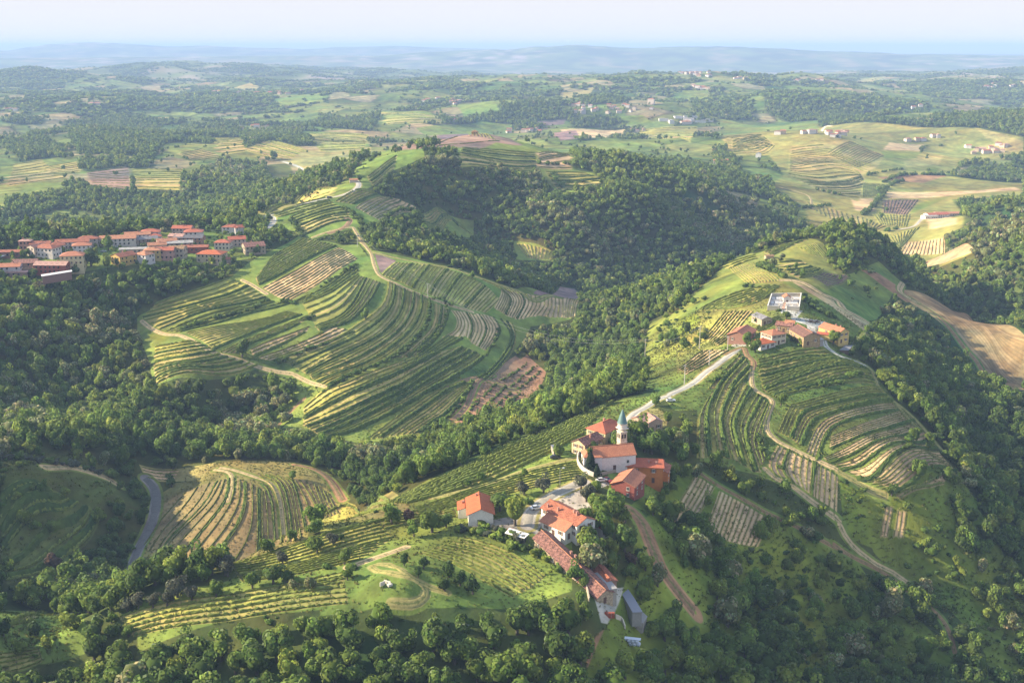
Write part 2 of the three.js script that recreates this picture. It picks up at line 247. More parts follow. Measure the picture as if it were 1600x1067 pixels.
// round the cemetery
field('N', ['362,262 480,372', '440,240 590,362', '512,226 700,350'], 11, 'green', 'striped vineyard on the saddle behind the cemetery');
field('N', ['130,562 420,432 720,382', '330,552 520,512 640,442'], 8, 'grass', 'vineyard left of the cemetery');
field('N', ['330,562 180,742', '520,562 280,800'], 9, 'mix', 'upright rows left of the cemetery hamlet');
field('N', ['530,682 700,592', '560,712 720,622'], 5, 'grass', 'short rows behind the hamlet house');
field('N', ['170,832 0,962', '350,832 60,1000'], 6, 'soil', 'small brown vineyard beside the road junction');
field('N', ['830,112 910,165', '950,87 1050,205'], 9, 'green', 'rows on the far knoll of the ridge');
field('N', ['700,226 860,216', '760,292 950,262', '840,332 1010,272'], 6, 'green', 'small terraces behind the cemetery', { banks: [0.4, 0.8] });
field('N', ['930,322 1010,292', '1040,388 1188,312'], 8, 'plum', 'purple-brown strip behind the cemetery');
field('U', ['1060,625 1200,700 1330,850 1440,970 1545,1060', '1215,668 1340,722 1480,775 1620,832'], 18, 'plough', 'long bare field on the valley floor right of the knoll', { bare: true });
field('N', ['600,150 760,95 900,62', '640,178 720,140 770,112'], 5, 'green', 'light strip of vines on the far knoll', { gap: 0.2 });
field('N', ['300,245 420,205 540,170', '350,268 450,225 560,195'], 3, 'grass', 'thin rows along the saddle edge', { gap: 0.2 });
field('D', ['862,335 960,262 1065,190', '900,402 985,335 1040,290'], 5, 'grass', 'rows climbing the bright crest of the second hill', { banks: [0.5] });
field('D', ['130,592 400,482 610,422', '180,602 330,553 570,482'], 4, 'grass', 'rows above the white ridge road');
// valley on the right
field('O', ['440,166 600,148', '430,222 640,206 860,256', '430,262 640,236 780,286', '422,302 600,332 790,302', '520,346 700,352 800,322', '690,402 780,412'], 26, 'mix', 'big terraced hill in the right valley', { far: true, banks: [0.55, 0.65, 0.75, 0.85, 0.95] });
field('O', ['620,190 740,130', '760,262 900,200'], 14, 'mix', 'right flank of the big terraced hill', { far: true });
field('O', ['90,112 250,96', '150,192 290,196 355,152'], 12, 'mix', 'far terraced slope beside the hamlet', { far: true });
field('O', ['520,432 540,470', '650,470 670,540', '800,512 810,575', '910,555 850,578'], 18, 'mix', 'wavy strip of vines across the right valley', { far: true });
field('O', ['910,602 975,672', '1080,560 1000,650'], 10, 'grass', 'green vineyard on the right valley floor', { far: true });
field('O', ['1020,635 985,695', '1200,612 1198,690'], 12, 'soil', 'brown vineyard on the right valley floor', { far: true });
field('O', ['905,422 902,488', '1072,422 1012,498'], 10, 'plum', 'reddish square of vines in the right valley', { far: true });
field('O', ['850,492 885,545', '1030,497 1012,558'], 12, 'grass', 'bright green rows in the right valley', { far: true });
field('O', ['800,337 795,408', '890,342 870,412'], 10, 'grass', 'green wedge of vines in the right valley', { far: true });

field('TL', ['270,540 400,522', '290,578 405,586'], 9, 'plum', 'dark brown vineyard in the hazy left valley', { far: true });
field('TL', ['412,530 570,530', '425,585 560,588'], 8, 'green', 'dark green vineyard in the hazy left valley', { far: true });
field('TL', ['650,432 755,430', '690,480 765,470'], 9, 'green', 'terraced vineyard under the far lane', { far: true });
field('TL', ['40,515 130,500', '20,580 200,555'], 8, 'mix', 'pale terraces at the left edge of the haze', { far: true, banks: [0.3, 0.7] });
field('TL', ['150,520 240,505', '160,545 250,540'], 7, 'mix', 'striped terraces in the hazy left valley', { far: true });
field('TL', ['845,440 960,470', '770,470 900,500'], 9, 'green', 'long terraces beside the far lane', { far: true, banks: [0.5] });
field('TL', ['560,480 630,465', '600,500 690,490'], 7, 'mix', 'light hilltop vineyard in the hazy left valley', { far: true });
field('TL', ['960,420 1150,425', '1000,470 1140,462'], 10, 'grass', 'wide green vineyard in the left valley', { far: true });
field('TL', ['1190,350 1370,365', '1210,388 1380,385'], 6, 'grass', 'green slope below the far hamlet', { far: true });
field('TR', ['690,440 780,420', '690,475 820,455'], 12, 'green', 'terraces left of the far road', { far: true });
field('TR', ['400,405 580,400', '390,425 560,440'], 7, 'green', 'terraces in front of the far winery', { far: true, banks: [0.5] });
function resample(line, n) {
  const d = [0]; for (let i = 1; i < line.length; i++) d.push(d[i - 1] + Math.hypot(line[i].x - line[i - 1].x, line[i].z - line[i - 1].z));
  const out = [], total = d[d.length - 1]; let j = 0;
  for (let i = 0; i < n; i++) {
    const s = total * i / (n - 1); while (j < line.length - 2 && d[j + 1] < s) j++;
    const t = (s - d[j]) / Math.max(1e-6, d[j + 1] - d[j]);
    const P = (q) => line[clamp(q, 0, line.length - 1)];
    out.push(line.length > 2 ? new THREE.Vector3(cub(P(j - 1).x, P(j).x, P(j + 1).x, P(j + 2).x, t), 0, cub(P(j - 1).z, P(j).z, P(j + 1).z, P(j + 2).z, t)) : new THREE.Vector3(lerp(P(j).x, P(j + 1).x, t), 0, lerp(P(j).z, P(j + 1).z, t)));
  }
  return out;
}
const lengthOf = (l) => { let s = 0; for (let i = 1; i < l.length; i++) s += Math.hypot(l[i].x - l[i - 1].x, l[i].z - l[i - 1].z); return s; };
for (const f of fields) {
  const n = Math.max(8, Math.ceil(Math.max(...f.guides.map(lengthOf)) / 4)), g = f.guides.map((l) => resample(l, n));
  f.row = (t) => {                                                     // the ground line t of the way across
    const u = clamp(t, -0.3, 1.3) * (g.length - 1), j = clamp(Math.floor(u), 0, g.length - 2), w = u - j;
    return g[j].map((a, i) => { const b = g[j + 1][i], x = lerp(a.x, b.x, w), z = lerp(a.z, b.z, w); return new THREE.Vector3(x, H(x, z), z); });
  };
  const first = f.row(-0.04), last = f.row(1.04), inner = g.slice(1, -1);
  f.outline = [...first, ...inner.map((l) => l[n - 1]), ...last.reverse(), ...inner.reverse().map((l) => l[0])];
  f.spacing = 1; { const a = f.row(0), b = f.row(1), m = n >> 1; f.spacing = Math.hypot(a[m].x - b[m].x, a[m].z - b[m].z) / Math.max(1, f.rows - 1); }
  if (f.spacing < 1.5 && f.rows > 3) { f.rows = Math.max(3, Math.round(f.rows * f.spacing / 1.75)); const a = f.row(0), b = f.row(1), m = n >> 1; f.spacing = Math.hypot(a[m].x - b[m].x, a[m].z - b[m].z) / (f.rows - 1); }
  f.lines = Array.from({ length: f.rows }, (_, i) => f.row(f.rows > 1 ? i / (f.rows - 1) : 0.5));
}
// ------------------------------------------------------------------ ground cover, painted in plan (albedo, with some shade darkened in)
const near0 = { x0: -520, z0: -1230, size: 1040 };                      // four tiles of 520 m
const open = [], shrubs = [], pale = [], paint = [];                   // plan polygons: kept free of woods / bushy / with flowering locust trees
const area = (k, str) => ground(k, str);
const fillPoly = (ctx, poly, color) => { ctx.fillStyle = color; ctx.beginPath(); poly.forEach((p, i) => (i ? ctx.lineTo(p.x, p.z) : ctx.moveTo(p.x, p.z))); ctx.closePath(); ctx.fill(); };
const line = (ctx, pts, color, width) => { ctx.strokeStyle = color; ctx.lineWidth = width; ctx.lineJoin = ctx.lineCap = 'round'; ctx.beginPath(); pts.forEach((p, i) => (i ? ctx.lineTo(p.x, p.z) : ctx.moveTo(p.x, p.z))); ctx.stroke(); };
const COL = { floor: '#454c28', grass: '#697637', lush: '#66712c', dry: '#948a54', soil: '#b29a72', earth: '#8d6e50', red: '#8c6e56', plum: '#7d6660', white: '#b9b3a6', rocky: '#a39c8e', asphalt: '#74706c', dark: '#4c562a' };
function meadow(k, str, color = COL.grass, keep = true) { const p = area(k, str); if (keep) open.push(p); paint.push((c) => fillPoly(c, p, color)); }
// meadows, yards, bare earth
meadow('U', '230,480 480,400 640,540 930,470 1030,560 860,760 700,1060 -150,1060 -150,760 0,700', COL.grass);
meadow('N', '120,560 740,370 880,440 880,640 560,700 480,800 300,840 0,1060 -20,900 40,760', '#777a3e');
meadow('N', '860,560 930,530 1060,560 1040,620 900,620', COL.lush);
meadow('N', '1040,392 1190,332 1330,372 1330,445 1130,462', COL.grass);
meadow('N', '540,170 900,55 1010,90 1060,210 1190,330 1040,420 720,350 640,240 560,200', '#777a3e');
meadow('N', '250,215 520,160 740,340 720,380 480,375', '#777a3e');
meadow('N', '0,600 130,580 160,620 60,740 0,760', COL.lush);
meadow('N', '440,860 540,800 1010,790 1200,880 1360,1000 1420,1100 1420,1300 480,1300', COL.grass);
meadow('E', '640,60 1130,10 1440,170 1600,400 1700,600 1560,1020 1200,870 930,720 760,600 640,320', COL.grass);
meadow('E', '0,380 510,30 600,130 740,380 700,600 780,680 1200,880 1180,1067 1000,1067 640,900 240,800 220,450 60,450', COL.grass);
meadow('F', '660,620 850,720 1000,780 1100,800 1280,730 1500,640 1480,560 1600,800 1300,1067 720,1067', COL.lush);
meadow('M', '500,0 800,0 900,150 1100,330 1330,560 1500,760 1520,960 1400,1000 1300,800 900,380 560,160', COL.lush);
meadow('L', '330,0 620,0 780,100 1100,290 1600,560 1600,1200 500,1200 520,900 280,360 100,240', COL.lush, false);
meadow('L', '60,200 300,330 560,900 500,960 380,860 200,560', COL.dark);
meadow('K', '0,840 560,560 1400,210 1600,100 1600,240 1350,470 1420,680 1000,900 520,900 0,1060', COL.grass);
meadow('S', '0,560 340,460 500,420 640,440 900,560 900,740 720,800 440,800 0,830', COL.grass);
meadow('J', '-560,700 0,560 800,200 1090,90 1600,160 1600,560 1500,640 1300,700 900,730 300,780 0,830 -560,1040', COL.grass);
meadow('I', '0,560 300,560 640,760 620,850 260,940 0,1020', COL.grass);
meadow('A', '60,600 720,320 1180,40 1480,100 1600,100 1800,380 2100,840 1650,1400 1180,1000 900,960 500,1040 180,1090 140,900 60,700', COL.grass);
meadow('B', '-200,420 900,-110 1340,80 1600,130 1640,470 1560,620 1380,870 1130,990 700,1030 180,930 340,700 250,570 0,480', COL.grass);
meadow('C', '80,90 560,200 840,285 1100,365 1600,435 1480,570 1200,620 1080,800 860,1000 600,700', COL.grass);
meadow('A', '130,690 230,690 300,740 240,775 150,750', COL.lush);
meadow('D', '100,600 380,500 640,410 760,330 860,200 1040,120 1200,110 1260,200 1010,300 860,420 960,470 1190,540 1150,600 940,650 760,700 480,770 300,700', COL.grass);
meadow('D', '1230,590 1330,555 1600,640 1600,760 1480,750 1270,695', COL.grass);
meadow('Q', '250,140 860,170 890,270 1000,290 1100,370 800,390 690,270 270,265', COL.grass);
meadow('Q', '20,135 150,85 340,70 500,112 430,140 150,150', COL.plum);
meadow('Q', '560,660 680,670 800,730 760,765 580,760', COL.grass);
meadow('H', '60,900 190,420 330,330 520,290 600,200 1160,190 1400,260 1510,450 1460,560 1240,720 800,870 440,960', '#7c7644');
meadow('G', '960,200 1250,230 1500,190 1400,300 1200,320 1000,290', COL.dry);
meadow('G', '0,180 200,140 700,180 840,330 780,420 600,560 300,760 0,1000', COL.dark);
meadow('V', '690,1030 870,900 960,980 900,1120 650,1180', COL.red);
meadow('C', '820,985 1090,825 1270,920 1290,965 1150,1070 880,1200 700,1300 600,1240 760,1060', COL.red);
meadow('C', '90,105 262,165 165,262 110,240', COL.plum);
meadow('C', '1215,395 1400,345 1500,360 1600,430 1350,425', COL.plum);
meadow('X', '-60,960 60,880 300,830 420,870 520,760 640,760 560,860 420,900 250,880 60,1000 0,1150 -60,1150', COL.rocky);
meadow('Y', '740,390 900,300 1030,190 1250,110 1380,330 1280,330 900,500 860,590 730,550 450,520 220,510 240,450 460,440', COL.rocky);
meadow('Z', '440,560 760,560 880,800 700,920 530,840', COL.rocky);
meadow('Z', '420,1067 500,930 600,860 720,920 830,960 740,1020 640,1160 420,1180', COL.earth);
meadow('T', '680,300 940,320 880,390 1080,420 1200,440 1160,560 1000,560 980,470 830,430 800,380 700,340', COL.white);
meadow('T', '150,700 260,640 330,700 300,760 100,790', COL.white);
meadow('L', '590,420 660,380 900,480 990,500 1000,530 880,560 760,570', COL.red);
meadow('M', '560,640 760,640 1000,740 1130,880 1010,960 740,1000 600,980 640,800', COL.red, false);
meadow('X', '0,300 600,30 1000,-10 1090,-10 900,110 740,200 700,290 560,240 300,290 0,440', COL.grass);
meadow('X', '500,690 700,600 1000,600 1120,760 1050,930 900,990 740,1010 520,930', COL.grass);
meadow('X', '760,180 880,120 1000,110 1090,190 1080,290 960,330 780,260', COL.dry);
meadow('E', '-150,420 0,330 500,20 420,-10 200,140 -60,270', COL.grass);
meadow('B', '60,600 230,560 400,590 560,640 480,740 330,760 160,930 90,900 240,720', COL.grass, false);
// village ground on the left
meadow('R', '0,360 200,330 500,300 900,260 1300,200 1700,130 2300,60 3000,120 3200,420 2600,500 1600,520 900,620 200,640 0,630', COL.grass);
meadow('P', '1000,820 1060,760 1330,860 1480,1010 1560,1090 900,1090 960,960', COL.lush, false);
meadow('P', '1330,760 1500,750 1540,800 1620,960 1620,1090 1520,1090 1560,1000 1420,880', COL.lush, false);
// the big strip field and meadows of the right valley
meadow('U', '1040,600 1220,665 1340,720 1620,830 1620,1065 1540,1065 1410,950 1310,830 1160,710 1060,650', '#9c8058');
meadow('U', '520,560 640,590 760,680 900,760 860,790 740,700 600,610', COL.soil);
meadow('U', '840,505 920,520 1030,590 1100,650 1060,660 960,590', COL.earth);
meadow('O', '40,100 600,60 1500,90 1600,110 1600,200 1300,240 1200,300 1600,340 1600,400 1240,420 1290,480 1300,560 1200,600 1210,690 1370,680 1180,760 1060,710 960,700 900,600 800,590 500,460 330,350 400,300 330,200 120,200', '#7d7c44');
meadow('O', '420,300 440,260 430,170 600,140 740,125 900,205 870,260 790,300 800,330 780,415 690,405 560,370', COL.dry);
const patches = [['735,415 850,415 858,482 760,476', COL.soil], ['1110,520 1240,500 1270,545 1130,570', COL.soil], ['1060,710 1360,680 1200,740 1110,760', COL.soil], ['910,382 1370,376 1560,360 1590,374 1300,395 1080,416 920,416', COL.soil], ['870,312 1200,290 1210,305 1100,340 900,320', COL.earth], ['940,140 1090,150 1090,180 930,168', COL.soil], ['1000,230 1200,200 1180,250 1010,262', COL.dry], ['1120,262 1180,262 1170,285 1115,287', COL.lush], ['890,180 1090,185 1060,215 900,215', COL.grass], ['330,345 500,360 560,375 400,350', COL.lush], ['1110,430 1240,405 1130,452 1030,497 1060,450', COL.grass], ['1350,60 1600,130 1600,180 1420,120', COL.dry], ['360,10 580,60 560,80 120,60 140,45 380,40', COL.grass]];
for (const [s, c] of patches) meadow('O', s, c);
// far fields to the left and ahead
const farPatches = [['TL', '270,540 400,520 405,585 290,575', COL.plum], ['TL', '410,530 570,528 560,590 420,585', COL.dark], ['TL', '830,515 900,510 950,560 900,580', COL.dark], ['TL', '650,430 750,428 760,470 690,480', COL.dark], ['TL', '940,410 1150,420 1150,460 1000,470', COL.grass], ['TL', '880,470 1160,460 1090,520 980,540 900,505', COL.dry], ['TL', '0,580 130,560 250,580 100,600', COL.grass], ['TL', '0,520 110,515 60,545 0,550', COL.grass], ['TL', '550,480 630,465 690,490 600,500', COL.dry], ['TL', '1180,350 1320,345 1380,370 1200,385', COL.grass], ['TL', '1380,330 1500,320 1560,350 1450,365', COL.grass], ['TL', '1300,400 1500,380 1600,390 1600,415 1330,425', COL.grass], ['TL', '730,275 780,258 830,275 800,285', COL.dry], ['TL', '850,310 1000,290 1010,320 880,335', COL.grass], ['TR', '60,380 170,372 160,390 90,392', COL.plum], ['TR', '330,362 410,360 440,385 350,390', COL.lush], ['TR', '150,405 430,392 350,410 230,430', COL.soil], ['TR', '650,395 830,385 960,375 940,410 700,412', COL.grass], ['TR', '150,290 260,270 230,300 160,310', COL.dry], ['TR', '950,240 1180,238 1080,252 960,255', COL.dry], ['TR', '1180,445 1290,452 1270,470 1160,468', COL.soil], ['TR', '1420,460 1600,440 1600,470 1480,480', COL.dry], ['TR', '500,285 620,275 600,310 520,315', COL.grass], ['TR', '130,415 200,408 240,432 150,440', COL.plum], ['TR', '840,270 950,255 1000,275 900,285', COL.lush]];
for (const [k, s, c] of farPatches) meadow(k, s, c);
// bushy ground, flowering locust trees
for (const [k, s] of [['L', '330,340 480,380 600,420 760,570 1000,500 1100,300 1600,560 1600,1067 620,1067'], ['E', '240,780 700,900 1000,1067 760,1067 330,900'], ['F', '-100,640 200,640 700,1000 640,1067 300,960'], ['M', '0,40 380,200 700,420 1060,640 1120,840 700,980 400,1067 0,1067'], ['M', '900,60 1100,60 1600,500 1600,1067 1500,900 1330,560 1000,300'], ['U', '-120,900 -60,640 120,640 160,760 60,900'], ['U', '660,440 900,500 960,620 840,680 760,600'], ['G', '0,130 220,130 720,190 820,330 700,320 400,240 0,240'], ['N', '560,160 640,140 740,200 900,330 760,330 620,230'], ['D', '0,500 400,420 700,310 860,190 900,230 740,350 560,420 100,590'], ['Z', '480,330 970,250 970,800 880,800 700,560'], ['B', '230,550 400,600 520,640 480,690 350,690 240,640'], ['P', '1330,760 1500,750 1560,830 1620,960 1620,1090 1520,1090 1450,960'], ['F', '660,640 860,740 1000,800 1200,790 1480,640 1600,800 1600,1067 700,1067'], ['I', '150,620 420,700 520,900 260,940 0,800'], ['G', '0,200 300,300 700,330 780,420 560,600 250,800 0,1000'], ['R', '0,360 200,330 500,300 900,260 1300,200 1700,130 2300,60 3000,120 3200,420 2600,560 1600,560 900,650 200,660 0,640']]) shrubs.push(area(k, s));  // second G area: bushes added to lower the brightness of the shaded slope
for (const [k, s] of [['W', '330,760 450,740 690,760 700,1060 480,1067 160,1000 140,900'], ['V', '500,20 900,40 950,100 930,200 700,130 520,60'], ['V', '880,220 1150,270 1130,340 920,330'], ['V', '1100,330 1400,350 1380,480 1180,470'], ['U', '60,190 380,180 330,400 80,420'], ['U', '1230,330 1620,250 1620,650 1350,560'], ['U', '840,640 1100,660 1090,780 880,720'], ['F', '1350,750 1600,650 1600,1067 1400,980'], ['P', '330,610 460,600 560,680 440,700 340,690'], ['P', '0,630 60,620 90,680 0,700'], ['P', '560,690 640,700 620,740 560,750'], ['V', '800,730 1050,740 1050,860 830,880'], ['TL', '540,510 720,480 800,560 600,580']]) pale.push(area(k, s));

for (const [k, s] of [['TL', '180,590 420,560 560,560 700,500 830,520 900,590 700,650 200,650 60,690 0,690 0,650'], ['TL', '200,400 420,360 560,420 480,500 240,480'], ['TL', '560,300 760,290 900,330 700,350'], ['TL', '0,440 140,430 200,490 60,500'], ['TL', '1000,360 1180,380 1160,410 1010,400'], ['TL', '600,240 900,225 1000,250 800,275'], ['O', '900,345 1000,320 1200,320 1330,280 1600,230 1600,355 1250,368 950,380'], ['O', '1180,262 1260,215 1420,195 1440,215 1300,262'], ['O', '1230,445 1330,400 1600,372 1600,450 1350,480 1240,472'], ['TR', '560,300 700,290 760,350 700,380 570,350'], ['TR', '760,290 1000,290 1100,340 980,385 800,350'], ['TR', '1000,400 1300,392 1600,400 1600,430 1200,425 1010,415'], ['TR', '170,372 320,365 350,385 200,400'], ['TR', '240,280 330,270 420,280 300,300'], ['TR', '1200,260 1400,250 1600,270 1600,310 1300,300'], ['TR', '630,470 690,460 700,540 650,560'], ['TR', '760,420 820,410 840,440 780,450'], ['TR', '260,250 420,240 560,255 400,270']]) shrubs.push(area(k, s));
// tracks and lanes: [part, line, width, colour, name, made of]
const lanes = [
  ['E', '0,362 60,325 200,255 360,130 440,70 515,22', 3.6, 'white', 'road'], ['X', '1085,-5 1000,20 930,65 862,108 790,145 742,182 712,225 700,275', 3.6, 'white', 'road'],
  ['P', '913,753 895,760 870,771 850,783 838,792 828,803 824,822', 5.0, 'rocky', 'road'], ['X', '0,635 100,612 200,605', 3.2, 'dry', 'path'],
  ['D', '166,692 205,655 200,620 172,605 330,556 570,490 680,466 770,430 802,392 775,358', 5.0, 'white', 'road'],
  ['T', '100,790 280,720 330,800 400,870 395,960', 3.4, 'earth', 'track'], ['T', '1170,640 1200,710 1330,800 1460,850 1640,920', 3.2, 'white', 'path'],
  ['N', '715,345 850,357 1000,440 1110,490 1160,550 1290,620 1400,690', 6.0, 'soil', 'track'],
  ['E', '1340,110 1440,175 1480,280 1600,400 1660,470 1740,560', 2.6, 'dry', 'path'], ['F', '1030,100 1200,240 1340,400 1460,530', 2.8, 'dry', 'path'],
  ['E', '600,150 610,290 740,380 712,480 705,580 760,650 830,690 940,745 1080,810 1200,865', 2.8, 'soil', 'track'], ['F', '660,605 860,720 1000,775', 2.2, 'dry', 'path'],
  ['F', '160,590 240,660 320,690 480,810 650,930 690,968', 2.6, 'soil', 'track'], ['M', '328,-24 400,100 560,235 690,300 800,375', 2.6, 'soil', 'track'],
  ['L', '600,0 760,105 960,215 1095,290 1300,385 1600,552', 2.0, 'earth', 'path'], ['M', '290,110 400,185 560,265 690,345 850,470 1000,585 1080,700 1125,860', 2.0, 'earth', 'path'],
  ['L', '110,250 190,330 260,500 330,660 430,800 560,960', 6.0, 'earth', 'track'],
  ['J', '1060,440 1170,420 1300,480 1420,560 1450,620 1420,670 1330,700 1200,690', 3.0, 'dry', 'path'], ['J', '900,440 1000,410 1200,340 1310,300', 3.2, 'soil', 'track'], ['J', '1060,440 1200,480 1400,540 1600,620', 2.6, 'dry', 'path'],
  ['G', '1005,300 1060,360 1080,440 1065,560 1020,680 960,790 920,900 945,990', 5.0, 'asphalt', 'lane'],
  ['G', '300,220 480,220 640,262 760,310 820,350', 4.0, 'soil', 'track'], ['H', '600,240 700,262 720,330 690,460', 2.2, 'soil', 'track'], ['H', '640,225 850,280 980,330 1050,450 1080,700', 2.2, 'soil', 'track'], ['H', '1160,205 1300,240 1400,310 1490,450', 4.6, 'earth', 'track'],
  ['A', '95,630 250,720 360,730 500,800 600,850 750,890 850,930 1000,975 1150,1000 1260,1060', 3.4, 'soil', 'track'], ['B', '270,560 400,620 480,640', 3, 'soil', 'track'], ['B', '330,725 240,810 140,920', 3, 'earth', 'track'],
  ['C', '0,20 80,105 110,200 150,270 270,330 400,390 620,470 790,520', 3.0, 'soil', 'track'], ['C', '80,102 260,146 500,196 640,217 860,292 1100,372 1300,416 1590,432', 3.6, 'dry', 'path'],
  ['K', '330,792 700,702 950,612 1130,560 1340,515', 3.0, 'dry', 'path'], ['D', '480,760 560,730 740,690 780,720 880,860', 3.0, 'soil', 'track'], ['D', '600,730 700,690 740,640 700,620', 5, 'red', 'track'],
  ['C', '600,1065 760,990 860,980 1000,1040 1100,1067', 4, 'red', 'track'], ['B', '1640,560 1540,600 1470,760 1370,870', 4, 'red', 'track'], ['A', '790,345 870,385 960,440', 3, 'soil', 'path'],
  ['O', '970,570 1060,550 1090,520 1110,500', 4, 'white', 'road'], ['O', '560,85 600,65 640,55', 6, 'white', 'road'], ['O', '410,300 430,250 430,190', 4, 'dry', 'track'], ['O', '540,455 520,400 380,360', 4, 'soil', 'track'], ['TL', '885,505 930,520 965,540', 7, 'white', 'road'], ['TL', '1000,420 1030,450 1020,490', 6, 'dry', 'track'],
  ['U', '1080,640 1200,720 1320,860 1400,960 1480,1060', 3.4, 'earth', 'track'], ['U', '1040,570 1030,610 1110,660', 4, 'soil', 'track'],
].map(([k, s, w, c, name]) => ({ pts: (() => { const g = ground(k, s); return resample(g, Math.max(6, Math.ceil(lengthOf(g) / 3))).map((p) => p.setY(H(p.x, p.z))); })(), w, color: c, name }));
{ // forecourt of concrete at the foot of the asphalt lane
  const p = area('G', '785,985 890,920 960,890 1080,935 1000,990 900,1000'); open.push(p); paint.push((c) => fillPoly(c, p, '#b4b6bc'));
}
const FIELD = { green: ['#8f8a46', '#9a8654', '#a08c5c'], plough: ['#94744e', '#876b49', '#9e7f5a'], turf: ['#566030', '#4c572a', '#5f6834'], grass: ['#8c8c46', '#90804c', '#928850'], soil: ['#b3966c', '#94835a', '#bb9f78'], mix: ['#857f48', '#7a7640', '#988558'], hollow: ['#85764f', '#6f6c40', '#8c7b52'], plum: ['#7a6558', '#6d5f4c', '#846c5c'] };  // hollow is soil darkened for shade; turf darkens the shaded lane slope too
for (const f of fields) {
  open.push(f.outline);
  paint.push((c) => {
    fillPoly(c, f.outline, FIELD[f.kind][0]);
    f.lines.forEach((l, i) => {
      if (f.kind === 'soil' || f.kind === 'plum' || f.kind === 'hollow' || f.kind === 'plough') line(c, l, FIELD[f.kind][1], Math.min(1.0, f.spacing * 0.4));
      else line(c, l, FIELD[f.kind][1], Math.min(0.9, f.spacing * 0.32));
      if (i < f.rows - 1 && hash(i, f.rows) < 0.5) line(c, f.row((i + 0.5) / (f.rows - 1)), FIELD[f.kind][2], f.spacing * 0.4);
    });
  });
}
for (const l of lanes) { paint.push((c) => { line(c, l.pts, l.name === 'road' ? COL.dry : COL.grass, l.w + 2.4); line(c, l.pts, COL[l.color], l.w); if (l.name === 'track' && l.w > 2.4) line(c, l.pts, COL.grass, l.w * 0.22); }); }

// how a plan is drawn: north-west corner, metres across, pixels
function plan(x0, z0, size, px, draw) {
  const c = document.createElement('canvas'); c.width = c.height = px;
  const g = c.getContext('2d'); g.setTransform(px / size, 0, 0, px / size, -x0 * px / size, -z0 * px / size);
  draw(g);
  return { x0, z0, size, px, canvas: c, data: g.getImageData(0, 0, px, px).data };
}
const look = (m, x, z, ch) => { const i = Math.floor((x - m.x0) / m.size * m.px), j = Math.floor((z - m.z0) / m.size * m.px); return i < 0 || j < 0 || i >= m.px || j >= m.px ? -1 : m.data[(j * m.px + i) * 4 + ch]; };
const drawMask = (g) => { // red: free of woods, green: bushes, blue: flowering locust
  g.fillStyle = '#000'; g.fillRect(-9000, -9000, 18000, 18000); g.globalCompositeOperation = 'lighter';
  for (const p of pale) fillPoly(g, p, '#0000ff');
  for (const p of shrubs) fillPoly(g, p, '#00ff00');
  g.globalCompositeOperation = 'lighten';
  for (const p of open) fillPoly(g, p, '#ff0000');
  for (const l of lanes) line(g, l.pts, '#ff0000', l.w + 2);
};
const drawLanes = (g) => { g.fillStyle = '#000'; g.fillRect(-9000, -9000, 18000, 18000); for (const l of lanes) line(g, l.pts, '#fff', l.w + 1); };
const maskLanes = plan(near0.x0, near0.z0, near0.size, 1300, drawLanes), maskNear = plan(near0.x0, near0.z0, near0.size, 1300, drawMask), maskFar = plan(-3000, -6100, 6000, 2000, drawMask);
// woods and fields of the open country: the surveyed plan near by, a patchwork of parcels beyond
function parcel(x, z) { // cell noise: id and distance to the parcel's edge
  const a = 0.5 * vnoise(x / 900, z / 900), u = (x + 40 * fbm(x / 200, z / 200, 2)) / 85 + a, v = (z + 40 * fbm(x / 190 + 9, z / 190, 2)) / 125;
  let best = 9, second = 9, id = 0; const iu = Math.floor(u), iv = Math.floor(v);
  for (let j = -1; j <= 1; j++) for (let i = -1; i <= 1; i++) { const cx = iu + i, cz = iv + j, d = Math.hypot(cx + hash(cx, cz) - u, cz + hash(cz + 77, cx) - v); if (d < best) { second = best; best = d; id = hash(cx * 3 + 1, cz * 7 + 5); } else if (d < second) second = d; }
  return [id, (second - best) * 85];
}
function woodAt(x, z) { // share of wood, 0..1
  const D = Math.hypot(x, z), m = D < 1250 ? look(maskNear, x, z, 0) : look(maskFar, x, z, 0);
  const far = smooth(1250, 1500, D);
  if (m > 60) return 0;
  if (D > 1300 && look(maskFar, x, z, 1) > 60) return 1;
  if (far <= 0) return 1;
  const s = 14, slope = Math.hypot(H(x + s, z) - H(x - s, z), H(x, z + s) - H(x, z - s)) / (2 * s);
  const w = 0.5 * fbm(x / 330 + 3, z / 330, 3) + 0.8 * (slope - 0.13) + 0.42 * fbm(x / 130, z / 130, 2) - (D > 9000 ? 0.12 : 0.055);
  return smooth(-0.03, 0.05, w) * far + (1 - far);
}
const NOISE = 512, noiseTile = new Float32Array(NOISE * NOISE);
{ // tiling noise of several scales
  const wrap = (x, y, p) => { const i = Math.floor(x), j = Math.floor(y), fx = x - i, fy = y - j, u = fx * fx * (3 - 2 * fx), v = fy * fy * (3 - 2 * fy), q = (a, b) => hash(((a % p) + p) % p, ((b % p) + p) % p + p * 31); return lerp(lerp(q(i, j), q(i + 1, j), u), lerp(q(i, j + 1), q(i + 1, j + 1), u), v) * 2 - 1; };
  for (let j = 0; j < NOISE; j++) for (let i = 0; i < NOISE; i++) { let s = 0, a = 0.5; for (const p of [8, 16, 32, 64, 128, 256]) { s += a * wrap(i * p / NOISE, j * p / NOISE, p); a *= 0.72; } noiseTile[j * NOISE + i] = s; }
}
const nt = (x, z) => noiseTile[(((Math.floor(z) % NOISE) + NOISE) % NOISE) * NOISE + (((Math.floor(x) % NOISE) + NOISE) % NOISE)];
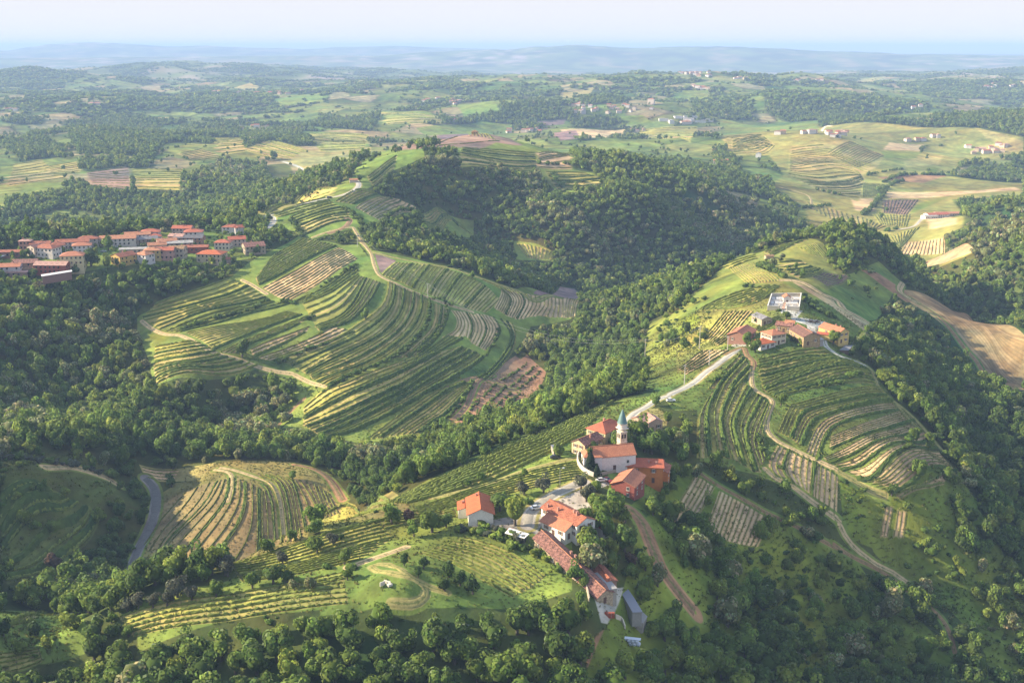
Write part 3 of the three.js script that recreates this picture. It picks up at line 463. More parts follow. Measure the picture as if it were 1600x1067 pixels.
function groundTexture(x0, z0, size, px, base, detail) {
  const m = plan(x0, z0, size, px, (g) => { base(g); for (const p of paint) p(g); });
  const d = m.data, st = size / px;
  if (detail) for (let j = 0; j < px; j++) for (let i = 0; i < px; i++) {
    const x = x0 + i * st, z = z0 + j * st, n = nt(x * 5.3, z * 5.3) * 0.24 + nt(x * 0.83 + 100, z * 0.83) * 0.24, t = nt(x * 0.51 + 300, z * 0.51 + 50) * 20 + nt(x * 2.1, z * 2.1 + 90) * 10, k = (j * px + i) * 4;
    d[k] = d[k] * (1 + n) + t; d[k + 1] = d[k + 1] * (1 + n) + t * 0.2; d[k + 2] = d[k + 2] * (1 + n * 0.9);
  }
  const tex = new THREE.DataTexture(new Uint8Array(d.buffer, d.byteOffset, d.length), px, px);
  tex.colorSpace = THREE.SRGBColorSpace; tex.magFilter = THREE.LinearFilter; tex.needsUpdate = true;
  return { tex, x0, z0, size };
}
const parcelColors = ['#5f6c32', '#6a7538', '#747a42', '#56662c', '#8a7e58', '#4f6029', '#7c7450', '#626f34'].map((c) => new THREE.Color(c)).map((c) => [c.r, c.g, c.b].map((v) => Math.round(255 * Math.pow(v, 1 / 2.2))));
function country(x0, z0, size, px) { // open country drawn under what is traced
  return (g) => {
    const n = Math.min(px, 1024), c = document.createElement('canvas'); c.width = c.height = n; const q = c.getContext('2d'), im = q.createImageData(n, n);
    for (let j = 0; j < n; j++) for (let i = 0; i < n; i++) {
      const x = x0 + (i + 0.5) * size / n, z = z0 + (j + 0.5) * size / n, D = Math.hypot(x, z), k = (j * n + i) * 4;
      let col = [60, 68, 38];
      if (D > 1150) {
        const sc = D > 7000 ? 2.2 : 1, [id, edge] = parcel(x / sc, z / sc), w = woodAt(x, z), p = parcelColors[Math.floor(id * 8)], stripe = 1 + 0.09 * Math.sin((x * Math.cos(id * 40) + z * Math.sin(id * 40)) * 0.9);
        const hedge = edge < 7 && hash(Math.floor(id * 1000), 5) < 0.6 ? 0.7 : 1;
        const o = p.map((v) => v * stripe * hedge);
        col = o.map((v, a) => lerp(v, [58, 70, 38][a], w));
        if (D > 6000) { const town = fbm(x / 900 + 40, z / 900 + 11, 4); if (town > 0.22 && hash(i, j) < 0.25) col = [170, 150, 140]; }
      }
      im.data[k] = col[0]; im.data[k + 1] = col[1]; im.data[k + 2] = col[2]; im.data[k + 3] = 255;
    }
    q.putImageData(im, 0, 0);
    g.drawImage(c, x0, z0, size, size);
  };
}
const plain = (g) => { g.fillStyle = COL.floor; g.fillRect(-2000, -3000, 4000, 4000); };
const turfBump = (() => { const d = new Uint8Array(NOISE * NOISE * 4); noiseTile.forEach((v, i) => { const q = clamp(128 + 95 * v, 0, 255); d[i * 4] = d[i * 4 + 1] = d[i * 4 + 2] = q; d[i * 4 + 3] = 255; }); const t = new THREE.DataTexture(d, NOISE, NOISE); t.wrapS = t.wrapT = THREE.RepeatWrapping; t.magFilter = THREE.LinearFilter; t.repeat.set(9, 9); t.needsUpdate = true; return t; })();
const grounds = [];
for (const [x, z] of [[-520, -1230], [0, -1230], [-520, -710], [0, -710]]) grounds.push({ ...groundTexture(x - 4, z - 4, 528, 2048, plain, true), inside: (a, b) => a >= x && a < x + 520 && b >= z && b < z + 520 });
grounds.push({ ...groundTexture(-3010, -6110, 6020, 2048, country(-3010, -6110, 6020, 2048), true), inside: (a, b) => Math.abs(a) < 3000 && b > -6100 && b < 0 });
grounds.push({ ...groundTexture(-42000, -84000, 84000, 2048, country(-42000, -84000, 84000, 2048), false), inside: () => true });
{ // one sheet from below the camera to the horizon, finer where it is near
  const NA = 880, az = (i) => -0.66 + 1.32 * i / NA, radii = [];
  for (let D = 100; D < 230; D *= 1.03) radii.push(D);
  for (let D = radii[radii.length - 1] * 1.006; D < 1300; D *= 1.0043) radii.push(D);
  for (let D = radii[radii.length - 1] * 1.008; D < 42000; D *= 1.0125) radii.push(D);
  const NR = radii.length, pos = new Float32Array((NA + 1) * NR * 3), nor = new Float32Array(pos.length);
  for (let j = 0; j < NR; j++) for (let i = 0; i <= NA; i++) { const s = az(i), x = Math.sin(s) * radii[j], z = -Math.cos(s) * radii[j]; pos.set([x, H(x, z), z], (j * (NA + 1) + i) * 3); }
  const buckets = grounds.map(() => []);
  for (let j = 0; j < NR - 1; j++) for (let i = 0; i < NA; i++) {
    const a = j * (NA + 1) + i, b = a + 1, c = a + NA + 1, e = c + 1, mx = (pos[a * 3] + pos[e * 3]) / 2, mz = (pos[a * 3 + 2] + pos[e * 3 + 2]) / 2;
    buckets[grounds.findIndex((g) => g.inside(mx, mz))].push(a, b, c, b, e, c);
  }
  const all = new THREE.BufferGeometry(); all.setAttribute('position', new THREE.BufferAttribute(pos, 3)); all.setIndex(buckets.flat()); all.computeVertexNormals();
  const normals = all.getAttribute('normal').array;
  const terrain = new THREE.Group();
  const pieces = [], mats = [];
  buckets.forEach((ix, g) => { // one geometry per plan, so that each carries its own uv in metres
    const map = new Map(), P = [], N = [], U = [], I = [];
    for (const v of ix) { let k = map.get(v); if (k === undefined) { k = P.length / 3; map.set(v, k); P.push(pos[v * 3], pos[v * 3 + 1], pos[v * 3 + 2]); N.push(normals[v * 3], normals[v * 3 + 1], normals[v * 3 + 2]); U.push((pos[v * 3] - grounds[g].x0) / grounds[g].size, (pos[v * 3 + 2] - grounds[g].z0) / grounds[g].size); } I.push(k); }
    const geo = new THREE.BufferGeometry(); geo.setAttribute('position', new THREE.Float32BufferAttribute(P, 3)); geo.setAttribute('normal', new THREE.Float32BufferAttribute(N, 3)); geo.setAttribute('uv', new THREE.Float32BufferAttribute(U, 2)); geo.setIndex(I);
    pieces.push(geo); mats.push(new THREE.MeshPhysicalMaterial({ map: grounds[g].tex, roughness: 1, metalness: 0, specularIntensity: 0.1, ...(g < 4 ? { bumpMap: turfBump, bumpScale: 0.35 } : {}) }));
  });
  const sheetMesh = new THREE.Mesh(mergeGeometries(pieces, true), mats);
  sheetMesh.receiveShadow = sheetMesh.castShadow = true;
  addSetting(sheetMesh, 'terrain');
}
// ------------------------------------------------------------------ lanes, banks and rows of vines
const cloneTex = (t, u, v) => { const c = t.clone(); c.wrapS = c.wrapT = THREE.RepeatWrapping; c.repeat.set(u, v); return c; };
function noiseTexture(px, f) { const d = new Uint8Array(px * px * 4); for (let j = 0; j < px; j++) for (let i = 0; i < px; i++) { const c = f(i, j), k = (j * px + i) * 4; d[k] = clamp(c[0], 0, 255); d[k + 1] = clamp(c[1], 0, 255); d[k + 2] = clamp(c[2], 0, 255); d[k + 3] = 255; } const t = new THREE.DataTexture(d, px, px); t.colorSpace = THREE.SRGBColorSpace; t.magFilter = THREE.LinearFilter; t.wrapS = t.wrapT = THREE.RepeatWrapping; t.needsUpdate = true; return t; }
const gritty = noiseTexture(256, (i, j) => { const n = noiseTile[(j * 2) * NOISE + i * 2], m = noiseTile[((j * 7) % NOISE) * NOISE + (i * 7) % NOISE]; const v = 226 + 24 * n + 12 * m; return [v, v * 0.99, v * 0.97]; });
const laneMat = {};
const trackMats = {};
const trackMat = (key) => trackMats[key] ??= (() => { // two wheel ruts with grass between them and ragged verges
  const c = new THREE.Color(COL[key]), b = new THREE.Color('#69703a'), px = 128;
  const t = noiseTexture(px, (i, j) => { const u = i / px, n = noiseTile[((j * 4) % NOISE) * NOISE + ((i * 2 + 40) % NOISE)] * 0.2, mid = smooth(0.13, 0.05, Math.abs(u - 0.5) + n * 0.6), rim = smooth(0.14, 0.03, Math.min(u, 1 - u) + n * 0.5), g = clamp(Math.max(mid * 0.85, rim), 0, 1), s = 255 * (1 + n * 0.7); return [lerp(c.r, b.r, g), lerp(c.g, b.g, g), lerp(c.b, b.b, g)].map((v) => s * Math.pow(v, 1 / 2.2)); });
  return new THREE.MeshPhysicalMaterial({ map: t, roughness: 1, specularIntensity: 0.1 });
})();
function ribbon(pts, w, lift, across = 4, norm = false) {
  const P = [], U = [], I = []; let run = 0;
  pts.forEach((p, i) => {
    const a = pts[Math.max(0, i - 1)], b = pts[Math.min(pts.length - 1, i + 1)], l = Math.hypot(b.x - a.x, b.z - a.z) || 1, nx = -(b.z - a.z) / l, nz = (b.x - a.x) / l, ww = w * (1 + 0.09 * vnoise(i * 0.4, w));
    if (i) run += Math.hypot(p.x - pts[i - 1].x, p.z - pts[i - 1].z);
    for (let k = 0; k <= across; k++) { const q = (k / across - 0.5) * ww, x = p.x + nx * q, z = p.z + nz * q; P.push(x, H(x, z) + (k === 0 || k === across ? -0.25 : lift), z); U.push(norm ? k / across : q / 6, run / 6); }
    if (i) for (let k = 0; k < across; k++) { const e = i * (across + 1) + k, f = e - across - 1; I.push(f, e, f + 1, f + 1, e, e + 1); }
  });
  const g = new THREE.BufferGeometry(); g.setAttribute('position', new THREE.Float32BufferAttribute(P, 3)); g.setAttribute('uv', new THREE.Float32BufferAttribute(U, 2)); g.setIndex(I); g.computeVertexNormals(); return g;
}
for (const l of lanes) {
  if (Math.hypot(l.pts[0].x, l.pts[0].z) > 1600) continue;
  laneMat[l.color] ??= new THREE.MeshStandardMaterial({ color: COL[l.color], map: gritty, roughness: 0.95 });
  const dense = resample(l.pts, Math.max(4, Math.ceil(lengthOf(l.pts) / 1.6)));
  const rut = l.name === 'track' || l.name === 'path', m = new THREE.Mesh(ribbon(dense, l.w * (rut ? 0.85 : 1), 0.14, rut ? 6 : 4, rut), rut ? trackMat(l.color) : laneMat[l.color]); shade(m);
  addSetting(m, l.name === 'lane' ? 'asphalt_lane' : l.name === 'road' ? 'road' : l.name === 'track' ? 'dirt_track' : 'path');
}
const leafy = { transmission: 0.45, thickness: 0 };                     // light through the leaves
const leafMat = (o = {}) => new THREE.MeshPhysicalMaterial({ vertexColors: true, roughness: 1, specularIntensity: 0.12, ...o });
const barkMat = new THREE.MeshStandardMaterial({ color: new THREE.Color().setRGB(0.10, 0.08, 0.06), roughness: 1 });
const bankMat = leafMat(), vineMat = leafMat({ transmission: 0.4, thickness: 0 });
function soft(P, C, lines, prof, step, col, opt) { // a ragged strip of growth along ground lines; prof: [across, up] from one side to the other
  for (const raw of lines) {
    const pts = resample(raw, Math.max(3, Math.ceil(lengthOf(raw) / step))); let prev = null;
    for (let i = 0; i < pts.length; i++) {
      const p = pts[i], a = pts[Math.max(0, i - 1)], b = pts[Math.min(pts.length - 1, i + 1)], l = Math.hypot(b.x - a.x, b.z - a.z) || 1, nx = -(b.z - a.z) / l, nz = (b.x - a.x) / l;
      const thin = opt.gap && rnd() < opt.gap ? 0.3 : 1;
      const vig = thin * (opt.even ? 1 : R(0.85, 1.12) * (1 + 0.18 * vnoise(p.x / 9, p.z / 9))), end = i === 0 || i === pts.length - 1 ? 0.55 : 1;
      const ring = prof.map(([u, v]) => { const q = u * vig + R(-1, 1) * opt.rag, x = p.x + nx * q + R(-1, 1) * opt.rag * 0.6, z = p.z + nz * q + R(-1, 1) * opt.rag * 0.6; return [x, H(x, z) + (v <= 0 ? v : v * vig * end + R(-1, 1) * opt.rag), z]; });
      if (prev) for (let k = 0; k < ring.length - 1; k++) {
        const s = R(0.75, 1.2), c = col(p.x, p.z, prof[k][1]).map((v) => v * s);
        P.push(...prev[k], ...prev[k + 1], ...ring[k], ...ring[k], ...prev[k + 1], ...ring[k + 1]);
        for (let q = 0; q < 6; q++) C.push(...c);
      }
      prev = ring;
    }
  }
}
const geoOf = (P, C) => { const g = new THREE.BufferGeometry(); g.setAttribute('position', new THREE.Float32BufferAttribute(P, 3)); g.setAttribute('color', new THREE.Float32BufferAttribute(C, 3)); return g; };
const vineColor = (x, z) => { const n = vnoise(x / 17, z / 17) * 0.5 + 0.5; return [lerp(0.20, 0.27, n), lerp(0.25, 0.30, n), 0.06]; };
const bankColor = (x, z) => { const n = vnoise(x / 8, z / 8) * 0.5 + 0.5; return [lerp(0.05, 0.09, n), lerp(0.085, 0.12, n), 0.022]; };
const byReach = fields.map((f) => ({ f, D: Math.hypot(f.lines[0][0].x, f.lines[0][0].z) })).sort((a, b) => a.D - b.D);
const ORD = 'first second third fourth fifth sixth seventh eighth ninth tenth eleventh twelfth thirteenth fourteenth fifteenth sixteenth seventeenth eighteenth nineteenth twentieth twenty-first twenty-second twenty-third twenty-fourth twenty-fifth twenty-sixth twenty-seventh'.split(' ');
const screen = (p) => { const q = -(p.z * cp + (p.y - CAM_H) * sp); return { px: 800 + p.x / q * FOCAL, py: 533.5 - ((p.y - CAM_H) * cp - p.z * sp) / q * FOCAL }; };
for (const f of fields) { const m = f.lines[0].length >> 1, a = screen(f.lines[0][m]), b = screen(f.lines[f.rows - 1][m]); f.side = Math.abs(b.px - a.px) > 1.3 * Math.abs(b.py - a.py) ? (b.px > a.px ? 'left' : 'right') : b.py > a.py ? 'top' : 'bottom'; }
let rowsLeft = 300;
for (const { f, D } of byReach) {
  if (f.bare) continue;
  const young = f.kind === 'soil' || f.kind === 'plum' || f.kind === 'mix' || f.kind === 'hollow', h = Math.min(young ? 0.95 : Math.min(f.h, 1.2), f.spacing * (young ? 0.2 : 0.32)), w = Math.min(young ? f.w * 0.5 : f.w, f.spacing * (young ? 0.16 : 0.2));
  const prof = [[-w * 0.35, -0.2], [-w * 0.5, h * 0.45], [-w * 0.3, h], [w * 0.3, h * 0.97], [w * 0.5, h * 0.45], [w * 0.35, -0.2]];
  const step = D < 560 ? 0.8 : 1.4, opt = { gap: f.gap, rag: Math.min(0.13, w * 0.25) };
  const tint = young ? (x, z) => vineColor(x, z).map((v, k) => v * [0.95, 0.9, 1][k]) : vineColor;
  if (rowsLeft >= f.rows && !f.far) {
    rowsLeft -= f.rows;
    f.lines.forEach((l, i) => { const P = [], C = []; soft(P, C, [l], prof, step, tint, opt); if (!P.length) return; let m = new THREE.Mesh(geoOf(P, C), vineMat);
      if (D < 440 && f.kind === 'grass') { // posts of the trellis
        const posts = [], stand = resample(l, Math.max(2, Math.round(lengthOf(l) / 4.5)));
        for (const p of stand) posts.push(new THREE.BoxGeometry(0.1, h + 0.9, 0.1).translate(p.x, H(p.x, p.z) + (h + 0.5) / 2, p.z));
        const g = new THREE.Group(); m.name = 'vines'; g.add(m); part('posts', mergeGeometries(posts), barkMat, g).userData.kind = 'stuff'; m = g;
      }
      shade(m); addThing(m, 'vine_row', `${ORD[i]} vine row from the ${f.side}, ${f.label}`, 'vine row', f.group); });
  } else {
    const P = [], C = []; soft(P, C, f.lines, f.far ? prof.filter((_, i) => i !== 1 && i !== 4) : prof, D > 1100 ? 4 : 2, tint, opt);
    const m = new THREE.Mesh(geoOf(P, C), vineMat); shade(m); addSetting(m, 'vineyard', 'stuff', 'rows of vines of the ' + f.label);
  }
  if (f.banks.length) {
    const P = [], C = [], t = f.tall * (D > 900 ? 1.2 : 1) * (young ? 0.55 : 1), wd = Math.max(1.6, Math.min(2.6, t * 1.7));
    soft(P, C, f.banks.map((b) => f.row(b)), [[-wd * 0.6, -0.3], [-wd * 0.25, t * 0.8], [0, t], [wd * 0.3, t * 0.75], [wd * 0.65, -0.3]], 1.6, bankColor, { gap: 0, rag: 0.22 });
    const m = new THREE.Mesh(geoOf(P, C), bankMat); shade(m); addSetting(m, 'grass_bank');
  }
}

// ------------------------------------------------------------------ trees
const GREEN = { oak: [0.092, 0.142, 0.030], ash: [0.148, 0.208, 0.038], hornbeam: [0.120, 0.184, 0.032], lime: [0.21, 0.26, 0.042], locust: [0.18, 0.195, 0.07], olive: [0.115, 0.12, 0.075], pine: [0.030, 0.050, 0.020], cherry: [0.055, 0.095, 0.022], rust: [0.12, 0.075, 0.05] };
function ico(detail) { return new THREE.IcosahedronGeometry(1, detail); }
const times = (n, f) => Array.from({ length: n }, (_, i) => f(i));
function crown({ blobs = 16, cards = 34, size = 0.15, squash = 0.82, core = true, bloom = 0, tall = 0, spread = 0.56, cone = false }) {
  const P = [], N = [], C = [], v = new THREE.Vector3(), n = new THREE.Vector3(), t = new THREE.Vector3(), b = new THREE.Vector3();
  const centers = [];
  const limbs = times(Math.round(R(3, 6)), (i) => { const a = i * 2.4 + R(-0.7, 0.7), el = R(-0.6, 0.9); return new THREE.Vector3(Math.cos(a) * Math.cos(el), Math.sin(el), Math.sin(a) * Math.cos(el)).multiplyScalar(R(0.3, 0.6)); });
  limbs.push(new THREE.Vector3(R(-0.1, 0.1), R(-0.2, 0.15), R(-0.1, 0.1)));
  for (let i = 0; i < blobs; i++) {
    if (!cone) { const b = limbs[i % limbs.length], q = R(0.18, 0.42), u = R(-1, 1), a = R(0, 6.28), s = Math.sqrt(1 - u * u), o = new THREE.Vector3(b.x + Math.cos(a) * s * q, (b.y + u * q) * squash + tall * Math.max(0, b.y) * 1.5, b.z + Math.sin(a) * s * q); centers.push({ c: o, r: R(0.2, 0.42), light: R(0.68, 1.28), white: rnd() < bloom }); continue; }
    const y = cone ? i / blobs : 1 - 2 * (i + 0.5) / blobs, a = i * 2.39996 + R(-0.5, 0.5), rad = cone ? (1 - y) * 0.7 : Math.sqrt(1 - y * y);
    const r = (cone ? 0.34 * (1.15 - y) : R(0.22, 0.46)), k = cone ? rad : spread * R(0.7, 1.45);
    centers.push({ c: new THREE.Vector3(Math.cos(a) * rad * k, cone ? y * 1.7 - 0.7 : y * spread * squash * R(0.8, 1.15) + (y > 0 ? tall * y : 0), Math.sin(a) * rad * k), r, light: R(0.7, 1.25), white: rnd() < bloom });
  }
  const quad = (c, nn, up, s, col) => {
    t.set(R(-1, 1), R(-1, 1), R(-1, 1)).addScaledVector(nn, -R(0.55, 1.0) * t.dot(nn)).normalize(); b.crossVectors(nn, t).normalize();
    const w = s * R(0.7, 1.25), hgt = s * R(0.6, 1.1), q = [[-w, -hgt * 0.4], [w * 0.3, -hgt], [w, hgt * 0.5], [-w * 0.4, hgt]];
    const p = q.map(([x, y]) => [c.x + t.x * x + b.x * y, c.y + t.y * x + b.y * y, c.z + t.z * x + b.z * y]);
    for (const i of [0, 1, 2, 0, 2, 3]) { P.push(...p[i]); N.push(up.x, up.y, up.z); C.push(...col); }
  };
  for (const { c, r, light, white } of centers) for (let i = 0; i < cards; i++) {
    const y = 1 - 1.75 * (i + 0.5) / cards, a = i * 2.39996 + R(-0.3, 0.3), q = Math.sqrt(Math.max(0, 1 - y * y));
    n.set(Math.cos(a) * q, y, Math.sin(a) * q);
    v.copy(c).addScaledVector(n, r * R(0.82, 1.08)); v.y *= 1;
    const bump = n.clone().multiplyScalar(0.8).addScaledVector(v, 0.3).add(new THREE.Vector3(R(-0.6, 0.6), R(-0.4, 0.6), R(-0.6, 0.6))).normalize();
    const l = light * R(0.72, 1.25), w = white && rnd() < 0.55 && y > -0.3;
    quad(v, n, bump, size, w ? [2.1 * R(0.7, 1.1), 1.85 * R(0.75, 1.1), 2.4] : [l * R(0.9, 1.12), l, l * R(0.85, 1.1)]);
  }
  if (core) { // core ball closing the crown, its inner shade put into a darker colour
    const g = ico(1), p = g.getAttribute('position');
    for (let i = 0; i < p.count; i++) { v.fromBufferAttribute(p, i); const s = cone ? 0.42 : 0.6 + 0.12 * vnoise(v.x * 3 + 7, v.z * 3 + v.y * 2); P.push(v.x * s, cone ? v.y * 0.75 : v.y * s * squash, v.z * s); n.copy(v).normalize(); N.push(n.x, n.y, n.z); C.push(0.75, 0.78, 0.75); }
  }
  const g = new THREE.BufferGeometry(); g.setAttribute('position', new THREE.Float32BufferAttribute(P, 3)); g.setAttribute('normal', new THREE.Float32BufferAttribute(N, 3)); g.setAttribute('color', new THREE.Float32BufferAttribute(C, 3)); return g;
}
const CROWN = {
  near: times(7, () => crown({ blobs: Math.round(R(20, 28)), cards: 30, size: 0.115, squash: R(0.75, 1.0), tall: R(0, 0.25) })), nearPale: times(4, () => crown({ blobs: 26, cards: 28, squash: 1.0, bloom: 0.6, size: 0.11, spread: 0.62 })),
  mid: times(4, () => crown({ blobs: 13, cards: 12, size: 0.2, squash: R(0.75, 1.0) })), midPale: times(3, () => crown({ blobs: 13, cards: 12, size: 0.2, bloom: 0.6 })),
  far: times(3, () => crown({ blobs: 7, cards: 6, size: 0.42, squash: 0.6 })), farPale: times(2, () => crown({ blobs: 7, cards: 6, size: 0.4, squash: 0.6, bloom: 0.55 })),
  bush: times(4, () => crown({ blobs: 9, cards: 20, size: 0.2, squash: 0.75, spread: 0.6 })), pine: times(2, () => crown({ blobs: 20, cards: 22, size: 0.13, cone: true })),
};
const trunkGeo = (() => { // tapered trunk with three limbs, one unit high to the crown's centre
  const parts = [], stem = new THREE.CylinderGeometry(0.045, 0.09, 1, 7); stem.translate(0, 0.5, 0); parts.push(stem);
  for (let k = 0; k < 3; k++) { const l = new THREE.CylinderGeometry(0.018, 0.04, 0.5, 5); l.translate(0, 0.25, 0); l.rotateZ(0.75); l.rotateY(k * 2.1); l.translate(0, 0.62, 0); parts.push(l); }
  return mergeGeometries(parts);
})();
const crownMats = Object.fromEntries(Object.entries(GREEN).map(([k, c]) => [k, [0.88, 1.0, 1.14].map((s) => leafMat({ ...leafy, color: new THREE.Color().setRGB(c[0] * s, c[1] * s, c[2] * s) }))]));
function speciesAt(x, z) {
  const p = Math.hypot(x, z) < 1250 ? look(maskNear, x, z, 2) : look(maskFar, x, z, 2);
  const n = fbm(x / 60, z / 60, 3) + (Math.hypot(x, z) > 1250 ? 0.22 : 0.03), m = fbm(x / 35 + 60, z / 35 + 20, 2), r = rnd();  // far woods lean to lighter kinds, so colour lifts their shading
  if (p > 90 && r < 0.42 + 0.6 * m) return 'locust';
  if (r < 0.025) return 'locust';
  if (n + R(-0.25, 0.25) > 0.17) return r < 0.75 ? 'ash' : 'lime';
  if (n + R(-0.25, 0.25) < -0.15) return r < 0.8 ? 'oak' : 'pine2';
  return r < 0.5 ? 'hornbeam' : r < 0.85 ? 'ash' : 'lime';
}
const standing = []; // every tree: place, radius, height of the crown's centre, kind, bush or not
function put(x, z, r, kind, o = {}) { standing.push({ x, z, y: H(x, z), r, kind: kind === 'pine2' ? 'oak' : kind, ...o }); }
const inView = (x, z, m = 0.6) => Math.abs(Math.atan2(x, -z)) < m;
